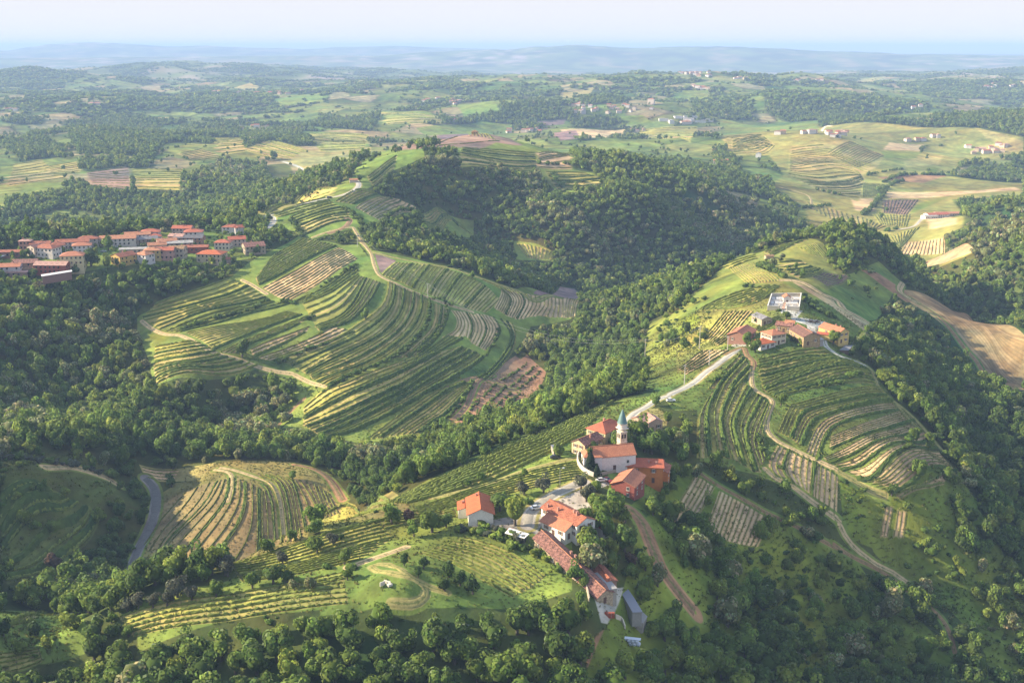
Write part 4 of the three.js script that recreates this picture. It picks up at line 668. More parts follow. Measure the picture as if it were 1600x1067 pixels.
// single trees and bushes that stand out: part, place of the foot, radius in metres, kind, what they look like
const lone = [
  ['A', '790,880', 6.3, 'hornbeam', 'round full green tree alone beside the path across the terraces'], ['A', '1650,620', 4, 'hornbeam', 'dark bush between the curving rows of the central hill'], ['A', '1335,730', 2.6, 'lime', 'small light bush on the brown terrace strip'],
  ['Y', '645,500', 5.6, 'lime', 'round bright green tree right of the white house'], ['Y', '500,360', 5.0, 'oak', 'dark tree close behind the right wall of the white house'], ['Y', '920,185', 4.2, 'olive', 'grey-green olive above the courtyard road'], ['Y', '730,205', 3.4, 'olive', 'grey bare-looking shrub behind the white house tree'],
  ['Y', '325,80', 2.6, 'hornbeam', 'small tree with a long shadow in the rows behind the white house'], ['Y', '190,130', 2.0, 'hornbeam', 'lower left small tree in the rows behind the white house'], ['Y', '735,35', 1.9, 'hornbeam', 'small tree beside the grass path towards the church'], ['Y', '1280,150', 3.4, 'olive', 'silvery olive at the top of the gravel yard'], ['Y', '1330,270', 3.8, 'olive', 'second silvery olive beside the gravel yard'],
  ['X', '330,735', 4.4, 'pine', 'dark conifer by the white churchyard wall', 'pine'], ['X', '395,800', 3.0, 'pine', 'smaller conifer at the end of the churchyard wall', 'pine'], ['X', '800,430', 6.2, 'ash', 'broad light tree right of the bell tower'], ['X', '930,560', 6.0, 'oak', 'broad dark tree behind the orange house'], ['X', '1040,520', 5.4, 'oak', 'dark tree at the right of the grove behind the church'], ['X', '860,540', 4.6, 'hornbeam', 'tree between the church and the orange house'], ['X', '1150,770', 3.8, 'lime', 'round lit bush right of the orange house'], ['X', '30,590', 3.2, 'ash', 'small garden tree beside the grey shed'], ['X', '970,95', 3.2, 'hornbeam', 'tree beside the road above the pink-roofed house'], ['X', '1090,260', 3.2, 'ash', 'tree right of the pink-roofed house'],
  ['T', '760,405', 3.6, 'ash', 'round tree in front of the cemetery'], ['T', '330,700', 4.3, 'ash', 'light tree in front of the low red roof'], ['T', '420,770', 4.2, 'hornbeam', 'tree at the corner of the terraces below the hamlet'], ['T', '930,690', 3.0, 'lime', 'yellow-green bush before the grey-roofed shed'], ['T', '1270,680', 4.4, 'ash', 'tree in front of the yellow house'], ['T', '1440,680', 3.0, 'ash', 'small tree right of the yellow house'], ['T', '440,450', 3.0, 'oak', 'dark tree before the grey barn'], ['T', '150,650', 3.2, 'oak', 'dark shrub left of the brown-walled house'],
  ['S', '255,500', 4.4, 'hornbeam', 'spreading tree at the crest of the front ridge'], ['S', '315,500', 2.8, 'rust', 'reddish-brown bush on the front ridge'], ['S', '400,530', 5.4, 'ash', 'large light tree at the head of the round-mound path'], ['S', '450,510', 3.6, 'hornbeam', 'tree between the light tree and the white house'], ['S', '335,545', 3.0, 'hornbeam', 'low bush at the front-ridge path'],
  ['J', '690,340', 3.8, 'ash', 'slender tree among the sunny vines'], ['J', '880,420', 3.4, 'ash', 'slender tree near the ridge path bend'], ['J', '450,420', 2.6, 'olive', 'small grey-green tree in the sunny vines'], ['J', '800,290', 2.8, 'olive', 'pale small tree near the top of the sunny vines'], ['J', '385,560', 4.6, 'oak', 'dark tree on the bank of the front ridge'], ['J', '480,550', 3.0, 'oak', 'dark bush right of the bank tree'], ['J', '240,590', 3.6, 'hornbeam', 'bush left of the bank tree'], ['J', '640,600', 3.0, 'locust', 'pale silvery bush above the trellised rows'], ['J', '530,600', 2.2, 'locust', 'small pale bush above the trellised rows'], ['J', '900,530', 2.8, 'hornbeam', 'wind-bent shrub left of the round mound'], ['J', '50,500', 3.8, 'olive', 'grey-brown olive on the front ridge'],
  ['I', '770,575', 5.0, 'ash', 'round-crowned tree with a visible trunk at the left of the front ridge'], ['I', '1075,390', 5.2, 'ash', 'tree at the edge above the asphalt lane'], ['I', '1230,470', 4.6, 'olive', 'silvery tree beside the edge tree'], ['I', '1330,490', 3.0, 'olive', 'small silvery bush at the rows on the front ridge'], ['I', '880,570', 3.0, 'olive', 'grey olive bush in the line on the left'], ['I', '960,555', 3.0, 'olive', 'second grey olive bush in the line on the left'], ['I', '1060,545', 3.0, 'olive', 'third grey olive bush in the line on the left'], ['I', '1160,530', 3.2, 'olive', 'last grey olive bush in the line on the left'], ['I', '1430,360', 3.6, 'hornbeam', 'tree on the crest at the foot of the shaded hollow'], ['I', '1580,330', 3.8, 'olive', 'grey tree on the crest at the foot of the shaded hollow'], ['I', '1500,470', 3.0, 'hornbeam', 'dark bush between the rows on the left of the ridge'],
  ['I', '340,480', 6.4, 'ash', 'wide grey-green tree at the left end of the front ridge'], ['I', '500,400', 6.0, 'hornbeam', 'tall tree at the left end of the front ridge'], ['I', '450,560', 4.6, 'lime', 'light tree below the tall left trees'], ['I', '490,700', 4.4, 'lime', 'feathery light green tree in the bottom left'], ['I', '660,790', 4.6, 'oak', 'dark bush at the corner of the front wood'], ['I', '240,740', 3.2, 'cherry', 'dark round fruit tree in the bottom left field'], ['I', '20,740', 3.4, 'cherry', 'fruit tree at the left edge of the frame'], ['I', '380,290', 4.4, 'rust', 'brownish tree behind the tall left trees'], ['I', '890,745', 2.6, 'hornbeam', 'little tree at the lower end of the trellised rows'], ['I', '770,650', 2.2, 'hornbeam', 'shrub at the left end of the trellised rows'],
  ['S', '300,650', 2.2, 'cherry', 'leftmost fruit tree on the bare ground by the mound'], ['S', '370,660', 2.6, 'cherry', 'fruit tree left of the dark orchard clump'], ['S', '460,690', 3.2, 'cherry', 'fruit tree in the dark orchard clump'], ['S', '500,720', 3.4, 'cherry', 'fruit tree in the middle of the dark orchard clump'], ['S', '545,750', 3.4, 'cherry', 'fruit tree at the lower end of the dark orchard clump'], ['S', '445,740', 3.0, 'cherry', 'fruit tree in front of the dark orchard clump'], ['S', '350,690', 2.0, 'cherry', 'small fruit tree by the mound path'],
  ['H', '1140,310', 3.0, 'ash', 'bush among the rows of the terraced hollow'], ['H', '1310,640', 5.6, 'hornbeam', 'bushy tree at the right corner of the terraced hollow'], ['H', '310,240', 4.0, 'oak', 'dark round bush above the asphalt lane'], ['H', '1130,740', 2.6, 'hornbeam', 'bush at the lower edge of the terraced hollow'], ['G', '440,430', 3.0, 'lime', 'single lit bush on the dark olive slope'], ['G', '1190,360', 3.6, 'oak', 'dark bush beside the head of the asphalt lane'],
  ['P', '420,345', 4, 'hornbeam', 'tree by the bend of the village road'], ['W', '1190,340', 2.6, 'pine', 'slim dark cypress by the village houses', 'pine'], ['W', '420,490', 8.2, 'oak', 'large dark tree beside the cream village house'], ['W', '500,420', 6.0, 'hornbeam', 'tree behind the large dark village tree'], ['W', '970,300', 4, 'pine', 'dark tree above the village meadow'],
  ['F', '270,150', 3.6, 'ash', 'dark bush at the top of the bending terraces'], ['F', '1040,770', 3.2, 'ash', 'bush at the foot of the big bare vineyard'], ['L', '605,370', 4.0, 'ash', 'light tree between the two dark vineyards'], ['L', '735,520', 3.6, 'ash', 'light tree at the foot of the reddish vineyard'], ['L', '75,340', 3.8, 'lime', 'bright round tree left of the dirt track'], ['L', '215,670', 4.0, 'lime', 'bright round bush right of the concrete slab'], ['L', '270,290', 4.4, 'ash', 'tree beside the top of the dirt track'], ['L', '110,640', 3.0, 'rust', 'reddish shrub above the concrete slab'], ['L', '300,780', 4.4, 'locust', 'white-flowering tree above the concrete slab'],
  ['P', '384,692', 6.6, 'locust', 'tallest pale tree in the wood band below the central hill'], ['P', '345,690', 5, 'locust', 'pale tree left of the tallest pale tree'], ['P', '672,262', 9, 'locust', 'left tree of the light clump on the wooded hilltop'], ['P', '690,264', 10, 'locust', 'middle tree of the light clump on the wooded hilltop'], ['P', '708,262', 9, 'locust', 'right tree of the light clump on the wooded hilltop'], ['V', '890,900', 8, 'locust', 'big pale blossoming tree at the nose of the central hill'], ['V', '970,900', 7, 'locust', 'second pale blossoming tree at the nose of the central hill'], ['C', '790,290', 3.0, 'hornbeam', 'bush on the skyline of the hill ridge'], ['D', '810,370', 4, 'oak', 'dark tree at the end of the white ridge road'], ['D', '1085,165', 4, 'oak', 'round bush on the top of the second hill'],
];
const loneTrees = lone.map(([k, s, r, kind, label, shape]) => { const p = ground(k, s)[0]; return { x: p.x, z: p.z, y: p.y, r: r * 0.86, kind, label, shape, lone: true }; });
standing.push(...loneTrees);
const tooClose = (x, z, d) => loneTrees.some((t) => Math.abs(t.x - x) < d && Math.abs(t.z - z) < d);
// whether a crown would stand before open ground that the photograph shows just behind it
function hides(x, z, top) {
  const y = H(x, z) + top - CAM_H, D = Math.hypot(x, z);
  for (let d = 3, far = Math.max(60, D * 0.12); d < far; d += D > 700 ? 6 : 3) { const k = 1 + d / D, X = x * k, Z = z * k; if (CAM_H + y * k < H(X, Z)) return look(D * k < 1240 ? maskNear : maskFar, X, Z, 0) > 60; }
  return false;
}
// the near woods
for (let z = -1250; z < -110; z += 5.8) for (let x = -540; x < 540; x += 5.8) {
  const px = x + R(-2.9, 2.9), pz = z + R(-2.9, 2.9); if (!inView(px, pz)) continue;
  const D = Math.hypot(px, pz), free = look(maskNear, px, pz, 0);
  if (D < 215 || D > 1250) continue;
  const bushy = look(maskNear, px, pz, 1) > 60;
  const clump = smooth(-0.12, 0.2, fbm(px / 14 + 3, pz / 14 + 7, 2));
  if (free > 60) { if (!bushy || rnd() > 0.16 + 0.5 * clump) continue; }
  else if (bushy && rnd() > 0.6 + 0.4 * clump) continue;
  if (tooClose(px, pz, 3.5)) continue;
  if (bushy) { const r = (free > 60 ? 1.0 : 1.9) + (free > 60 ? 2.2 : 3.2) * Math.pow(rnd(), 1.2) * (0.55 + 0.6 * clump); put(px, pz, r, pick(['hornbeam', 'ash', 'lime', 'oak', 'ash', 'hornbeam', 'lime', 'locust']), { bush: r < 2.0 }); if (free < 60 && rnd() < 0.6) put(px + R(-3, 3), pz + R(-3, 3), r * R(0.4, 0.9), pick(['hornbeam', 'ash', 'lime', 'ash']), { bush: r < 2.6 }); continue; }
  let edge = 0; for (const [a, b] of [[6, 0], [-6, 0], [0, 6], [0, -6]]) if (look(maskNear, px + a, pz + b, 0) > 60) edge = 1;
  if (rnd() > 0.9) continue;
  const kind = speciesAt(px, pz), big = 0.5 + 0.5 * fbm(px / 50 + 8, pz / 50, 2);
  let r = (edge ? R(1.9, 3.6) : lerp(3.1, 5.4, clamp(big + R(-0.45, 0.45), 0, 1))) * (kind === 'locust' ? 1.1 : 1);
  while (r > 1 && hides(px, pz, r * 1.55)) r *= 0.75;
  if (r > 1.1 || rnd() < 0.5) put(px, pz, r, kind, { edge, bush: r < 1.7 });
}
{ // tufts of long grass and weeds on the open ground
  const tuft = (() => { const P = [], C = [], N = []; for (let i = 0; i < 9; i++) { const a = i * 2.4 + R(-0.4, 0.4), q = R(0.1, 0.5), x = Math.cos(a) * q, z = Math.sin(a) * q, w = R(0.12, 0.28), h = R(0.35, 1.0), l = R(0.7, 1.2); P.push(x - w * Math.sin(a), 0, z + w * Math.cos(a), x + w * Math.sin(a), 0, z - w * Math.cos(a), x * 1.6, h, z * 1.6); for (let k = 0; k < 3; k++) { C.push(l, l, l); N.push(x * 0.6, 0.9, z * 0.6); } } const g = geoOf(P, C); g.setAttribute('normal', new THREE.Float32BufferAttribute(N, 3)); return g; })();
  const spots = [];
  for (let z = -700; z < -230; z += 1.35) for (let x = -300; x < 310; x += 1.35) {
    const px = x + R(-0.9, 0.9), pz = z + R(-0.9, 0.9), D = Math.hypot(px, pz); if (D > 700 || D < 260 || !inView(px, pz, 0.5)) continue;
    const free = look(maskNear, px, pz, 0), bushy = look(maskNear, px, pz, 1) > 60; if (free < 60 && !bushy || look(maskLanes, px, pz, 0) > 60) continue;
    const n = fbm(px / 9, pz / 9, 2) + 0.6 * fbm(px / 30 + 4, pz / 30, 2); if (rnd() > 0.35 + 0.8 * smooth(-0.25, 0.3, n)) continue;
    spots.push([px, pz, n]);
  }
  const m = new THREE.InstancedMesh(tuft, leafMat({ transmission: 0.35, thickness: 0 }), spots.length), M = new THREE.Matrix4(), Q = new THREE.Quaternion(), up = new THREE.Vector3(0, 1, 0), col = new THREE.Color();
  spots.forEach(([x, z, n], i) => { const s = R(0.35, 1.0) * (rnd() < 0.06 ? 1.8 : 1) * (look(maskNear, x, z, 1) > 60 ? 1.5 : 1); Q.setFromAxisAngle(up, R(0, 6.28)); M.compose(new THREE.Vector3(x, H(x, z) - 0.03, z), Q, new THREE.Vector3(s, s * R(0.4, 0.8), s)); m.setMatrixAt(i, M); const d = clamp(0.5 + fbm(x / 18 + 70, z / 18, 2) + R(-0.3, 0.3), 0, 1), k = R(0.8, 1.25); m.setColorAt(i, col.setRGB(lerp(0.13, 0.30, d) * k, lerp(0.19, 0.27, d) * k, lerp(0.03, 0.09, d) * k)); });
  shade(m); addSetting(m, 'grass', 'stuff', 'long grass and weeds between the vineyards'); console.log('tufts', spots.length);
}
for (let z = -700; z < -230; z += 3.3) for (let x = -330; x < 330; x += 3.3) { // brambles and saplings between them
  const px = x + R(-1.6, 1.6), pz = z + R(-1.6, 1.6); if (!inView(px, pz, 0.5) || look(maskNear, px, pz, 1) < 60) continue;
  const open_ = look(maskNear, px, pz, 0) > 60, n = smooth(-0.2, 0.25, fbm(px / 11 + 30, pz / 11, 3));
  if (rnd() < (open_ ? 0.16 : 0.62) * n) put(px, pz, R(0.5, 1.5), pick(['hornbeam', 'ash', 'lime', 'ash', 'oak', 'lime']), { bush: true });
}
// hedges and scrub lines: part, line, radius, spacing
for (const [k, s, r, st, kinds = ['hornbeam', 'ash', 'oak']] of [['A', '360,700 600,620 830,560 980,490 1140,510', 2.1, 3], ['A', '1340,390 1450,320 1600,240', 1.8, 3], ['B', '1205,60 1190,200 1020,400 800,510 520,640', 1.5, 2.4], ['B', '1320,60 1290,230 1130,400', 1.4, 2.6], ['B', '150,480 320,400 480,350', 1.9, 2.6], ['B', '320,190 400,160', 2.2, 3], ['C', '975,650 930,760 880,820', 1.5, 2.4], ['C', '495,430 600,440 640,470', 1.8, 3], ['C', '640,210 700,230', 2, 4], ['B', '1500,610 1420,760 1170,950', 1.5, 2], ['K', '770,10 640,140 520,250', 1.1, 1.8], ['K', '845,30 720,140', 1.1, 1.8], ['K', '885,60 790,150', 1.1, 1.8], ['K', '935,75 880,130', 1.1, 1.8], ['C', '1175,880 1000,1000', 1.0, 1.8], ['C', '1235,900 1060,1040', 1.0, 1.8], ['C', '1265,935 1110,1060', 1.0, 1.8], ['E', '330,260 430,200', 1.6, 3], ['E', '640,640 690,760 800,860', 1.6, 3], ['E', '1100,280 1240,250 1340,200', 2.0, 5], ['F', '690,620 740,760 720,900', 1.3, 3], ['F', '850,760 800,920', 1.4, 2.4], ['F', '980,830 920,1000', 1.4, 2.4], ['F', '1150,890 1160,1060', 1.4, 2.4], ['M', '900,0 960,120 1000,300', 1.7, 2.6], ['M', '1010,0 1060,150 1130,330', 1.7, 2.6], ['Y', '100,550 400,600 660,720 900,800 1060,930', 2.0, 2.6, ['hornbeam', 'ash', 'olive', 'lime']], ['S', '560,500 700,560 860,640', 2.0, 3, ['hornbeam', 'ash', 'olive']], ['J', '0,620 120,600 260,590', 1.9, 3], ['J', '760,440 920,460', 1.5, 4], ['Y', '560,230 760,300', 1.6, 3], ['N', '560,250 740,330', 3.0, 4], ['N', '470,390 550,400', 2.2, 4], ['N', '640,540 700,560', 1.6, 4], ['T', '700,560 900,700', 1.6, 5], ['T', '940,160 1080,300 1280,400', 2.6, 4], ['D', '330,640 420,760', 2.4, 4], ['D', '520,780 660,740', 2, 3], ['D', '1000,620 1180,570', 2.4, 4], ['D', '700,560 800,640 830,700', 2.6, 4], ['D', '880,230 1000,150', 2.4, 5], ['J', '840,240 1100,60', 1.4, 9], ['G', '0,170 250,180 500,210 700,270', 2.0, 2.4, ['olive', 'olive', 'ash']], ['O', '890,340 1000,300 1200,300', 4, 7], ['O', '800,500 870,430 900,390', 4, 7], ['O', '880,380 960,340 1000,330', 4, 8], ['O', '820,300 990,270', 3, 8], ['O', '1090,190 1100,160 1200,152', 3, 9], ['O', '570,375 680,400', 3, 7], ['O', '430,470 640,450', 3, 8], ['O', '920,580 960,570', 4, 6], ['Q', '700,240 870,240', 3, 5], ['Q', '780,300 830,370', 4, 6]]) {
  const g = ground(k, s), n = Math.max(2, Math.round(lengthOf(g) / st));
  for (const p of resample(g, n)) if (rnd() < 0.86) put(p.x + R(-0.8, 0.8), p.z + R(-0.8, 0.8), r * R(0.85, 1.65), pick(kinds), { bush: true });
}
// ivy-grown and scattered trees between the far fields, and the far woods
for (let z = -3300; z < -400; z += 9.4) for (let x = -1900; x < 1900; x += 9.4) {
  const px = x + R(-4, 4), pz = z + R(-4, 4), D = Math.hypot(px, pz); if (D < 1250 || D > 3300 || !inView(px, pz, 0.55)) continue;
  const w = woodAt(px, pz), [, edge] = parcel(px, pz), m = look(maskFar, px, pz, 0) > 60;
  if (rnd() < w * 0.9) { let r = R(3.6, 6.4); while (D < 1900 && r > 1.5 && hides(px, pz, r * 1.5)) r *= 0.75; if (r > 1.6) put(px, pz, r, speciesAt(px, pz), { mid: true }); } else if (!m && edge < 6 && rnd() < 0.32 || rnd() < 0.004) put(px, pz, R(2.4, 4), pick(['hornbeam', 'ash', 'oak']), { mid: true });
}
for (let z = -9500; z < -2500; z += 21) for (let x = -5600; x < 5600; x += 21) {
  const px = x + R(-10, 10), pz = z + R(-10, 10), D = Math.hypot(px, pz); if (D < 3300 || D > 9500 || !inView(px, pz, 0.52)) continue;
  const w = woodAt(px, pz), [, edge] = parcel(px, pz);
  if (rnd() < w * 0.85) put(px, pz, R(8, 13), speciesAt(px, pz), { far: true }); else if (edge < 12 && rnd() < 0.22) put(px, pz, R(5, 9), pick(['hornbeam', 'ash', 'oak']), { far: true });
}
// which of them the photograph's camera sees, nearest first
const seen = (t) => {
  const y = t.y + t.r * 1.7 - CAM_H, q = -(t.z * cp + y * sp) , v = y * cp - t.z * sp; // along and above the lens axis
  if (q <= 0 || Math.abs(t.x / q) > 0.475 || Math.abs(v / q) > 0.32) return false;
  for (let k = 0.3; k < 0.985; k += 0.015) if (H(t.x * k, t.z * k) > CAM_H + y * k) return false;
  return true;
};
const singles = standing.filter((t) => !t.lone && !t.mid && !t.far && !t.bush && Math.hypot(t.x, t.z) < 620 && seen(t)).sort((a, b) => b.r / Math.hypot(b.x, b.z) - a.r / Math.hypot(a.x, a.z)).slice(0, 300 - loneTrees.filter((t) => t.shape !== 'pine').length);
for (const t of singles) t.single = true;
const place = (t) => (t.px !== undefined ? t : Object.assign(t, (() => { const q = -(t.z * cp + (t.y - CAM_H) * sp); return { px: 800 + t.x / q * FOCAL, py: 533.5 - ((t.y - CAM_H) * cp - t.z * sp) / q * FOCAL }; })()));
const KINDWORD = { oak: 'dark green', ash: 'mid green', hornbeam: 'deep green', lime: 'yellow-green', locust: 'pale blossoming', olive: 'grey-green', pine: 'dark', cherry: 'dark', rust: 'brownish' };
function whereabouts(t) {
  const { px, py } = place(t);
  if (py > 900 && px < 960) return px < 240 ? 'at the left end of the bottom wood' : px < 480 ? 'in the bottom wood below the trellised rows' : px < 720 ? 'in the bottom wood below the round mound' : 'in the bottom wood beside the farm building';
  if (px > 960 && py > 800) return px > 1380 ? 'on the slope in the bottom right corner' : 'on the bushy slope below the orange house';
  if (px > 1300) return 'in the wood beside the big bare vineyard';
  if (px < 330 && py > 700) return 'in the copse beside the asphalt lane';
  if (px < 640 && py > 640) return 'in the wood band between the hollow and the central hill';
  if (px < 330) return 'in the dark wood below the left village';
  return 'in the valley wood left of the church ridge';
}
const prototypes = new Map();
function treeThing(t, label, group) {
  const shape = t.shape === 'pine' ? 'pine' : t.kind === 'locust' ? 'nearPale' : 'near', set = CROWN[shape], key = shape + Math.floor(rnd() * set.length) + t.kind + Math.floor(rnd() * 3);
  if (!prototypes.has(key)) {
    const g = new THREE.Group(), [, i, kind, m] = /^\D+(\d)(\D+)(\d)$/.exec(key);
    const tr = part('trunk', trunkGeo, barkMat, g); tr.scale.set(1.5, shape === 'pine' ? 0.9 : 1.25, 1.5); tr.position.y = -0.3;
    const c = part('crown', set[+i], crownMats[kind][+m], g); c.position.y = shape === 'pine' ? 1.0 : 0.98;
    shade(g); prototypes.set(key, g);
  }
  const o = prototypes.get(key).clone();
  o.position.set(t.x, t.y, t.z); o.rotation.y = R(0, 6.28); const k = t.shape === 'pine' ? 1.15 : R(0.92, 1.2); o.scale.set(t.r, t.r * k, t.r);
  return addThing(o, t.shape === 'pine' ? 'conifer' : 'tree', label, 'tree', group);
}
for (const t of loneTrees) treeThing(t, t.label, 'single trees');
for (const t of singles) treeThing(t, `${t.r > 3.9 ? 'large' : t.r < 3.1 ? 'small' : 'medium'} ${KINDWORD[t.kind]} tree ${whereabouts(t)}`, `trees ${whereabouts(t)}`);
{ // all the others, by how they look
  const lots = new Map(), M = new THREE.Matrix4(), Q = new THREE.Quaternion(), up = new THREE.Vector3(0, 1, 0), col = new THREE.Color();
  for (const t of standing) {
    if (t.lone || t.single) continue;
    const D = Math.hypot(t.x, t.z), p = t.kind === 'locust' && !t.bush ? 'Pale' : '', set = t.bush ? (D > 900 ? 'mid' : 'bush') : t.far ? 'far' + p : t.mid || D > 760 ? 'mid' + p : 'near' + p;
    const key = set + '/' + Math.floor(rnd() * CROWN[set].length); if (!lots.has(key)) lots.set(key, []); lots.get(key).push(t);
  }
  for (const [key, list] of lots) {
    const [set, i] = key.split('/'), mesh = new THREE.InstancedMesh(CROWN[set][+i], leafMat(leafy), list.length);
    list.forEach((t, k) => {
      const s = R(0.85, 1.18), tall = t.bush ? R(0.7, 1.0) : t.far ? 0.7 : R(0.82, 1.5);
      Q.setFromAxisAngle(up, R(0, 6.28)); M.compose(new THREE.Vector3(t.x, t.y + t.r * (t.bush ? 0.45 : t.far ? 0.35 : 0.88) * tall, t.z), Q, new THREE.Vector3(t.r * R(0.82, 1.22), t.r * tall, t.r * R(0.85, 1.15))); mesh.setMatrixAt(k, M);
      const c = GREEN[t.kind]; mesh.setColorAt(k, col.setRGB(c[0] * s * R(0.92, 1.08), c[1] * s, c[2] * s));
    });
    shade(mesh); addSetting(mesh, set === 'bush' ? 'undergrowth' : 'woodland', 'stuff', set === 'bush' ? 'bushes and scrub on the slopes' : set.startsWith('near') ? 'leafy trees of the near woods' : 'woods in the distance');
  }
}
console.log('trees', standing.length, 'rows left', rowsLeft);
// ------------------------------------------------------------------ buildings
const tileTexture = (seed, spread, patch) => noiseTexture(128, (i, j) => { // rows of roof tiles, 4 m across: tone only
  const row = Math.floor(j / 10), colm = Math.floor((i + (row % 2) * 5) / 10), t = hash(colm + seed * 31, row + seed), p = vnoise(i / 22 + seed, j / 22);
  const v = 222 + (t - 0.5) * spread + p * patch - (j % 10 < 2 ? 26 : 0) - (i % 10 < 1 ? 12 : 0); return [v, v * (0.97 + 0.05 * (t - 0.5)), v * 0.95];
});
const roofTex = { fresh: tileTexture(1, 26, 8), worn: tileTexture(2, 70, 30), old: tileTexture(3, 120, 60) };
const plasterTex = noiseTexture(128, (i, j) => { const v = 236 + 16 * noiseTile[(j * 4) * NOISE + i * 4] - 8 * hash(i, j); return [v, v * 0.99, v * 0.97]; });
const stoneTex = noiseTexture(128, (i, j) => { const r = Math.floor(j / 8), c = Math.floor((i + (r % 3) * 5) / 12), v = 190 + 60 * hash(c, r) - (j % 8 < 1 ? 40 : 0) + 10 * hash(i, j); return [v, v * 0.98, v * 0.94]; });
const brickTex = noiseTexture(128, (i, j) => { const r = Math.floor(j / 4), c = Math.floor((i + (r % 2) * 4) / 8), v = 205 + 45 * hash(c, r) - (j % 4 < 1 ? 30 : 0); return [v, v, v]; });
const matCache = new Map();
const mat = (key, make) => { if (!matCache.has(key)) matCache.set(key, make()); return matCache.get(key); };
const ROOFS = { red: ['#c06c4e', 'fresh'], orange: ['#c6825f', 'fresh'], scarlet: ['#ca6e40', 'fresh'], brick: ['#ae6a4e', 'worn'], pink: ['#c69c8c', 'worn'], coral: ['#c68a66', 'worn'], old: ['#96695a', 'old'], brown: ['#7d5a4c', 'old'], tan: ['#a08058', 'old'], grey: ['#8c8c90', 'worn'], pale: ['#b4b4b2', 'worn'], slate: ['#6c6c72', 'worn'] };
const roofMat = (k) => mat('roof' + k, () => new THREE.MeshStandardMaterial({ color: ROOFS[k][0], map: roofTex[ROOFS[k][1]], roughness: 0.85 }));
const wallMat = (c, tex = 'plaster') => mat('wall' + c + tex, () => new THREE.MeshStandardMaterial({ color: c, map: { plaster: plasterTex, stone: stoneTex, brick: brickTex }[tex], roughness: 0.95 }));
const plainMat = (c, rough = 0.8, metal = 0) => mat('plain' + c + rough, () => new THREE.MeshStandardMaterial({ color: c, roughness: rough, metalness: metal }));
const paneMat = new THREE.MeshPhysicalMaterial({ color: '#20262c', roughness: 0.12, metalness: 0, clearcoat: 0.6 });
const boxGeo = new THREE.BoxGeometry(1, 1, 1);
function facesGeo(list) { // polygons (lists of points) with uv in units of 4 m
  const P = [], U = [];
  for (const f of list) {
    const a = f[0], e = new THREE.Vector3().subVectors(f[1], a).normalize(), n = new THREE.Vector3().subVectors(f[1], a).cross(new THREE.Vector3().subVectors(f[2], a)).normalize(), t = new THREE.Vector3().crossVectors(n, e);
    const uv = (p) => { const d = new THREE.Vector3().subVectors(p, a); return [d.dot(e) / 4, d.dot(t) / 4]; };
    for (let i = 1; i < f.length - 1; i++) for (const p of [f[0], f[i], f[i + 1]]) { P.push(p.x, p.y, p.z); U.push(...uv(p)); }
  }
  const g = new THREE.BufferGeometry(); g.setAttribute('position', new THREE.Float32BufferAttribute(P, 3)); g.setAttribute('uv', new THREE.Float32BufferAttribute(U, 2)); g.computeVertexNormals(); return g;
}
const V3 = (x, y, z) => new THREE.Vector3(x, y, z);
function thick(polys, d) { // roof slopes as slabs of thickness d
  const out = [];
  for (const f of polys) { const low = f.map((p) => V3(p.x, p.y - d, p.z)); out.push(f, [...low].reverse()); f.forEach((p, i) => { const q = f[(i + 1) % f.length]; out.push([p, low[i], V3(q.x, q.y - d, q.z), q]); }); }
  return out;
}
// where a body stands: from its ridge line or the middle of its roof as the photograph shows them
function stand(b) {
  const up = b.eave + b.rise * (b.ridge ? 1 : 0.5);
  const hit = (p, y) => { const d = ray(p[0], p[1]), k = (y - CAM_H) / d[1]; return V3(d[0] * k, y, d[2] * k); };
  const pts = b.ridge ? pixels(b.k, b.ridge) : pixels(b.k, b.c), mid = [pts.reduce((s, p) => s + p[0], 0) / pts.length, pts.reduce((s, p) => s + p[1], 0) / pts.length];
  let y0 = at(mid[0], mid[1]).y;
  for (let i = 0; i < 10; i++) { const m = hit(mid, y0 + up); y0 = lerp(y0, H(m.x, m.z), 0.7); }
  const ends = pts.map((p) => hit(p, y0 + up));
  if (b.sloping) { // a roof that runs down with the ground
    const low = pts.map((p) => { let y = y0, m; for (let i = 0; i < 12; i++) { m = hit(p, y + up); y = lerp(y, H(m.x, m.z), 0.6); } return m.setY(y); });
    y0 = (low[0].y + low[1].y) / 2; b.slope = (low[1].y - low[0].y) / Math.hypot(low[1].x - low[0].x, low[1].z - low[0].z); ends[0].copy(low[0]); ends[1].copy(low[1]);
  }
  if (b.ridge) { const [p, q] = ends, len = Math.hypot(q.x - p.x, q.z - p.z); b.yaw = Math.atan2(-(q.z - p.z), q.x - p.x); b.L ??= b.hip ? len + b.W * 0.7 : len; return { x: (p.x + q.x) / 2, y: y0, z: (p.z + q.z) / 2 }; }
  b.yaw = (b.turn ?? 0) * Math.PI / 180; return { x: ends[0].x, y: y0, z: ends[0].z };
}
const windowGeo = mergeGeometries([[0, 0.46, 1, 0.08], [0, -0.46, 1, 0.08], [-0.45, 0, 0.1, 0.84], [0.45, 0, 0.1, 0.84], [0, 0, 0.05, 0.84]].map(([x, y, w, h]) => new THREE.BoxGeometry(w, h, 1).translate(x, y, 0)).concat([new THREE.BoxGeometry(1.16, 0.07, 2.2).translate(0, -0.535, 0.6)])); // casing, bar and sill
const shutterGeo = mergeGeometries([...times(6, (i) => new THREE.BoxGeometry(0.4, 0.12, 0.5).translate(0, -0.4 + i * 0.16, 0)), new THREE.BoxGeometry(0.06, 1, 0.7).translate(-0.2, 0, 0), new THREE.BoxGeometry(0.06, 1, 0.7).translate(0.2, 0, 0)]), skip = () => rnd() < 0.14;
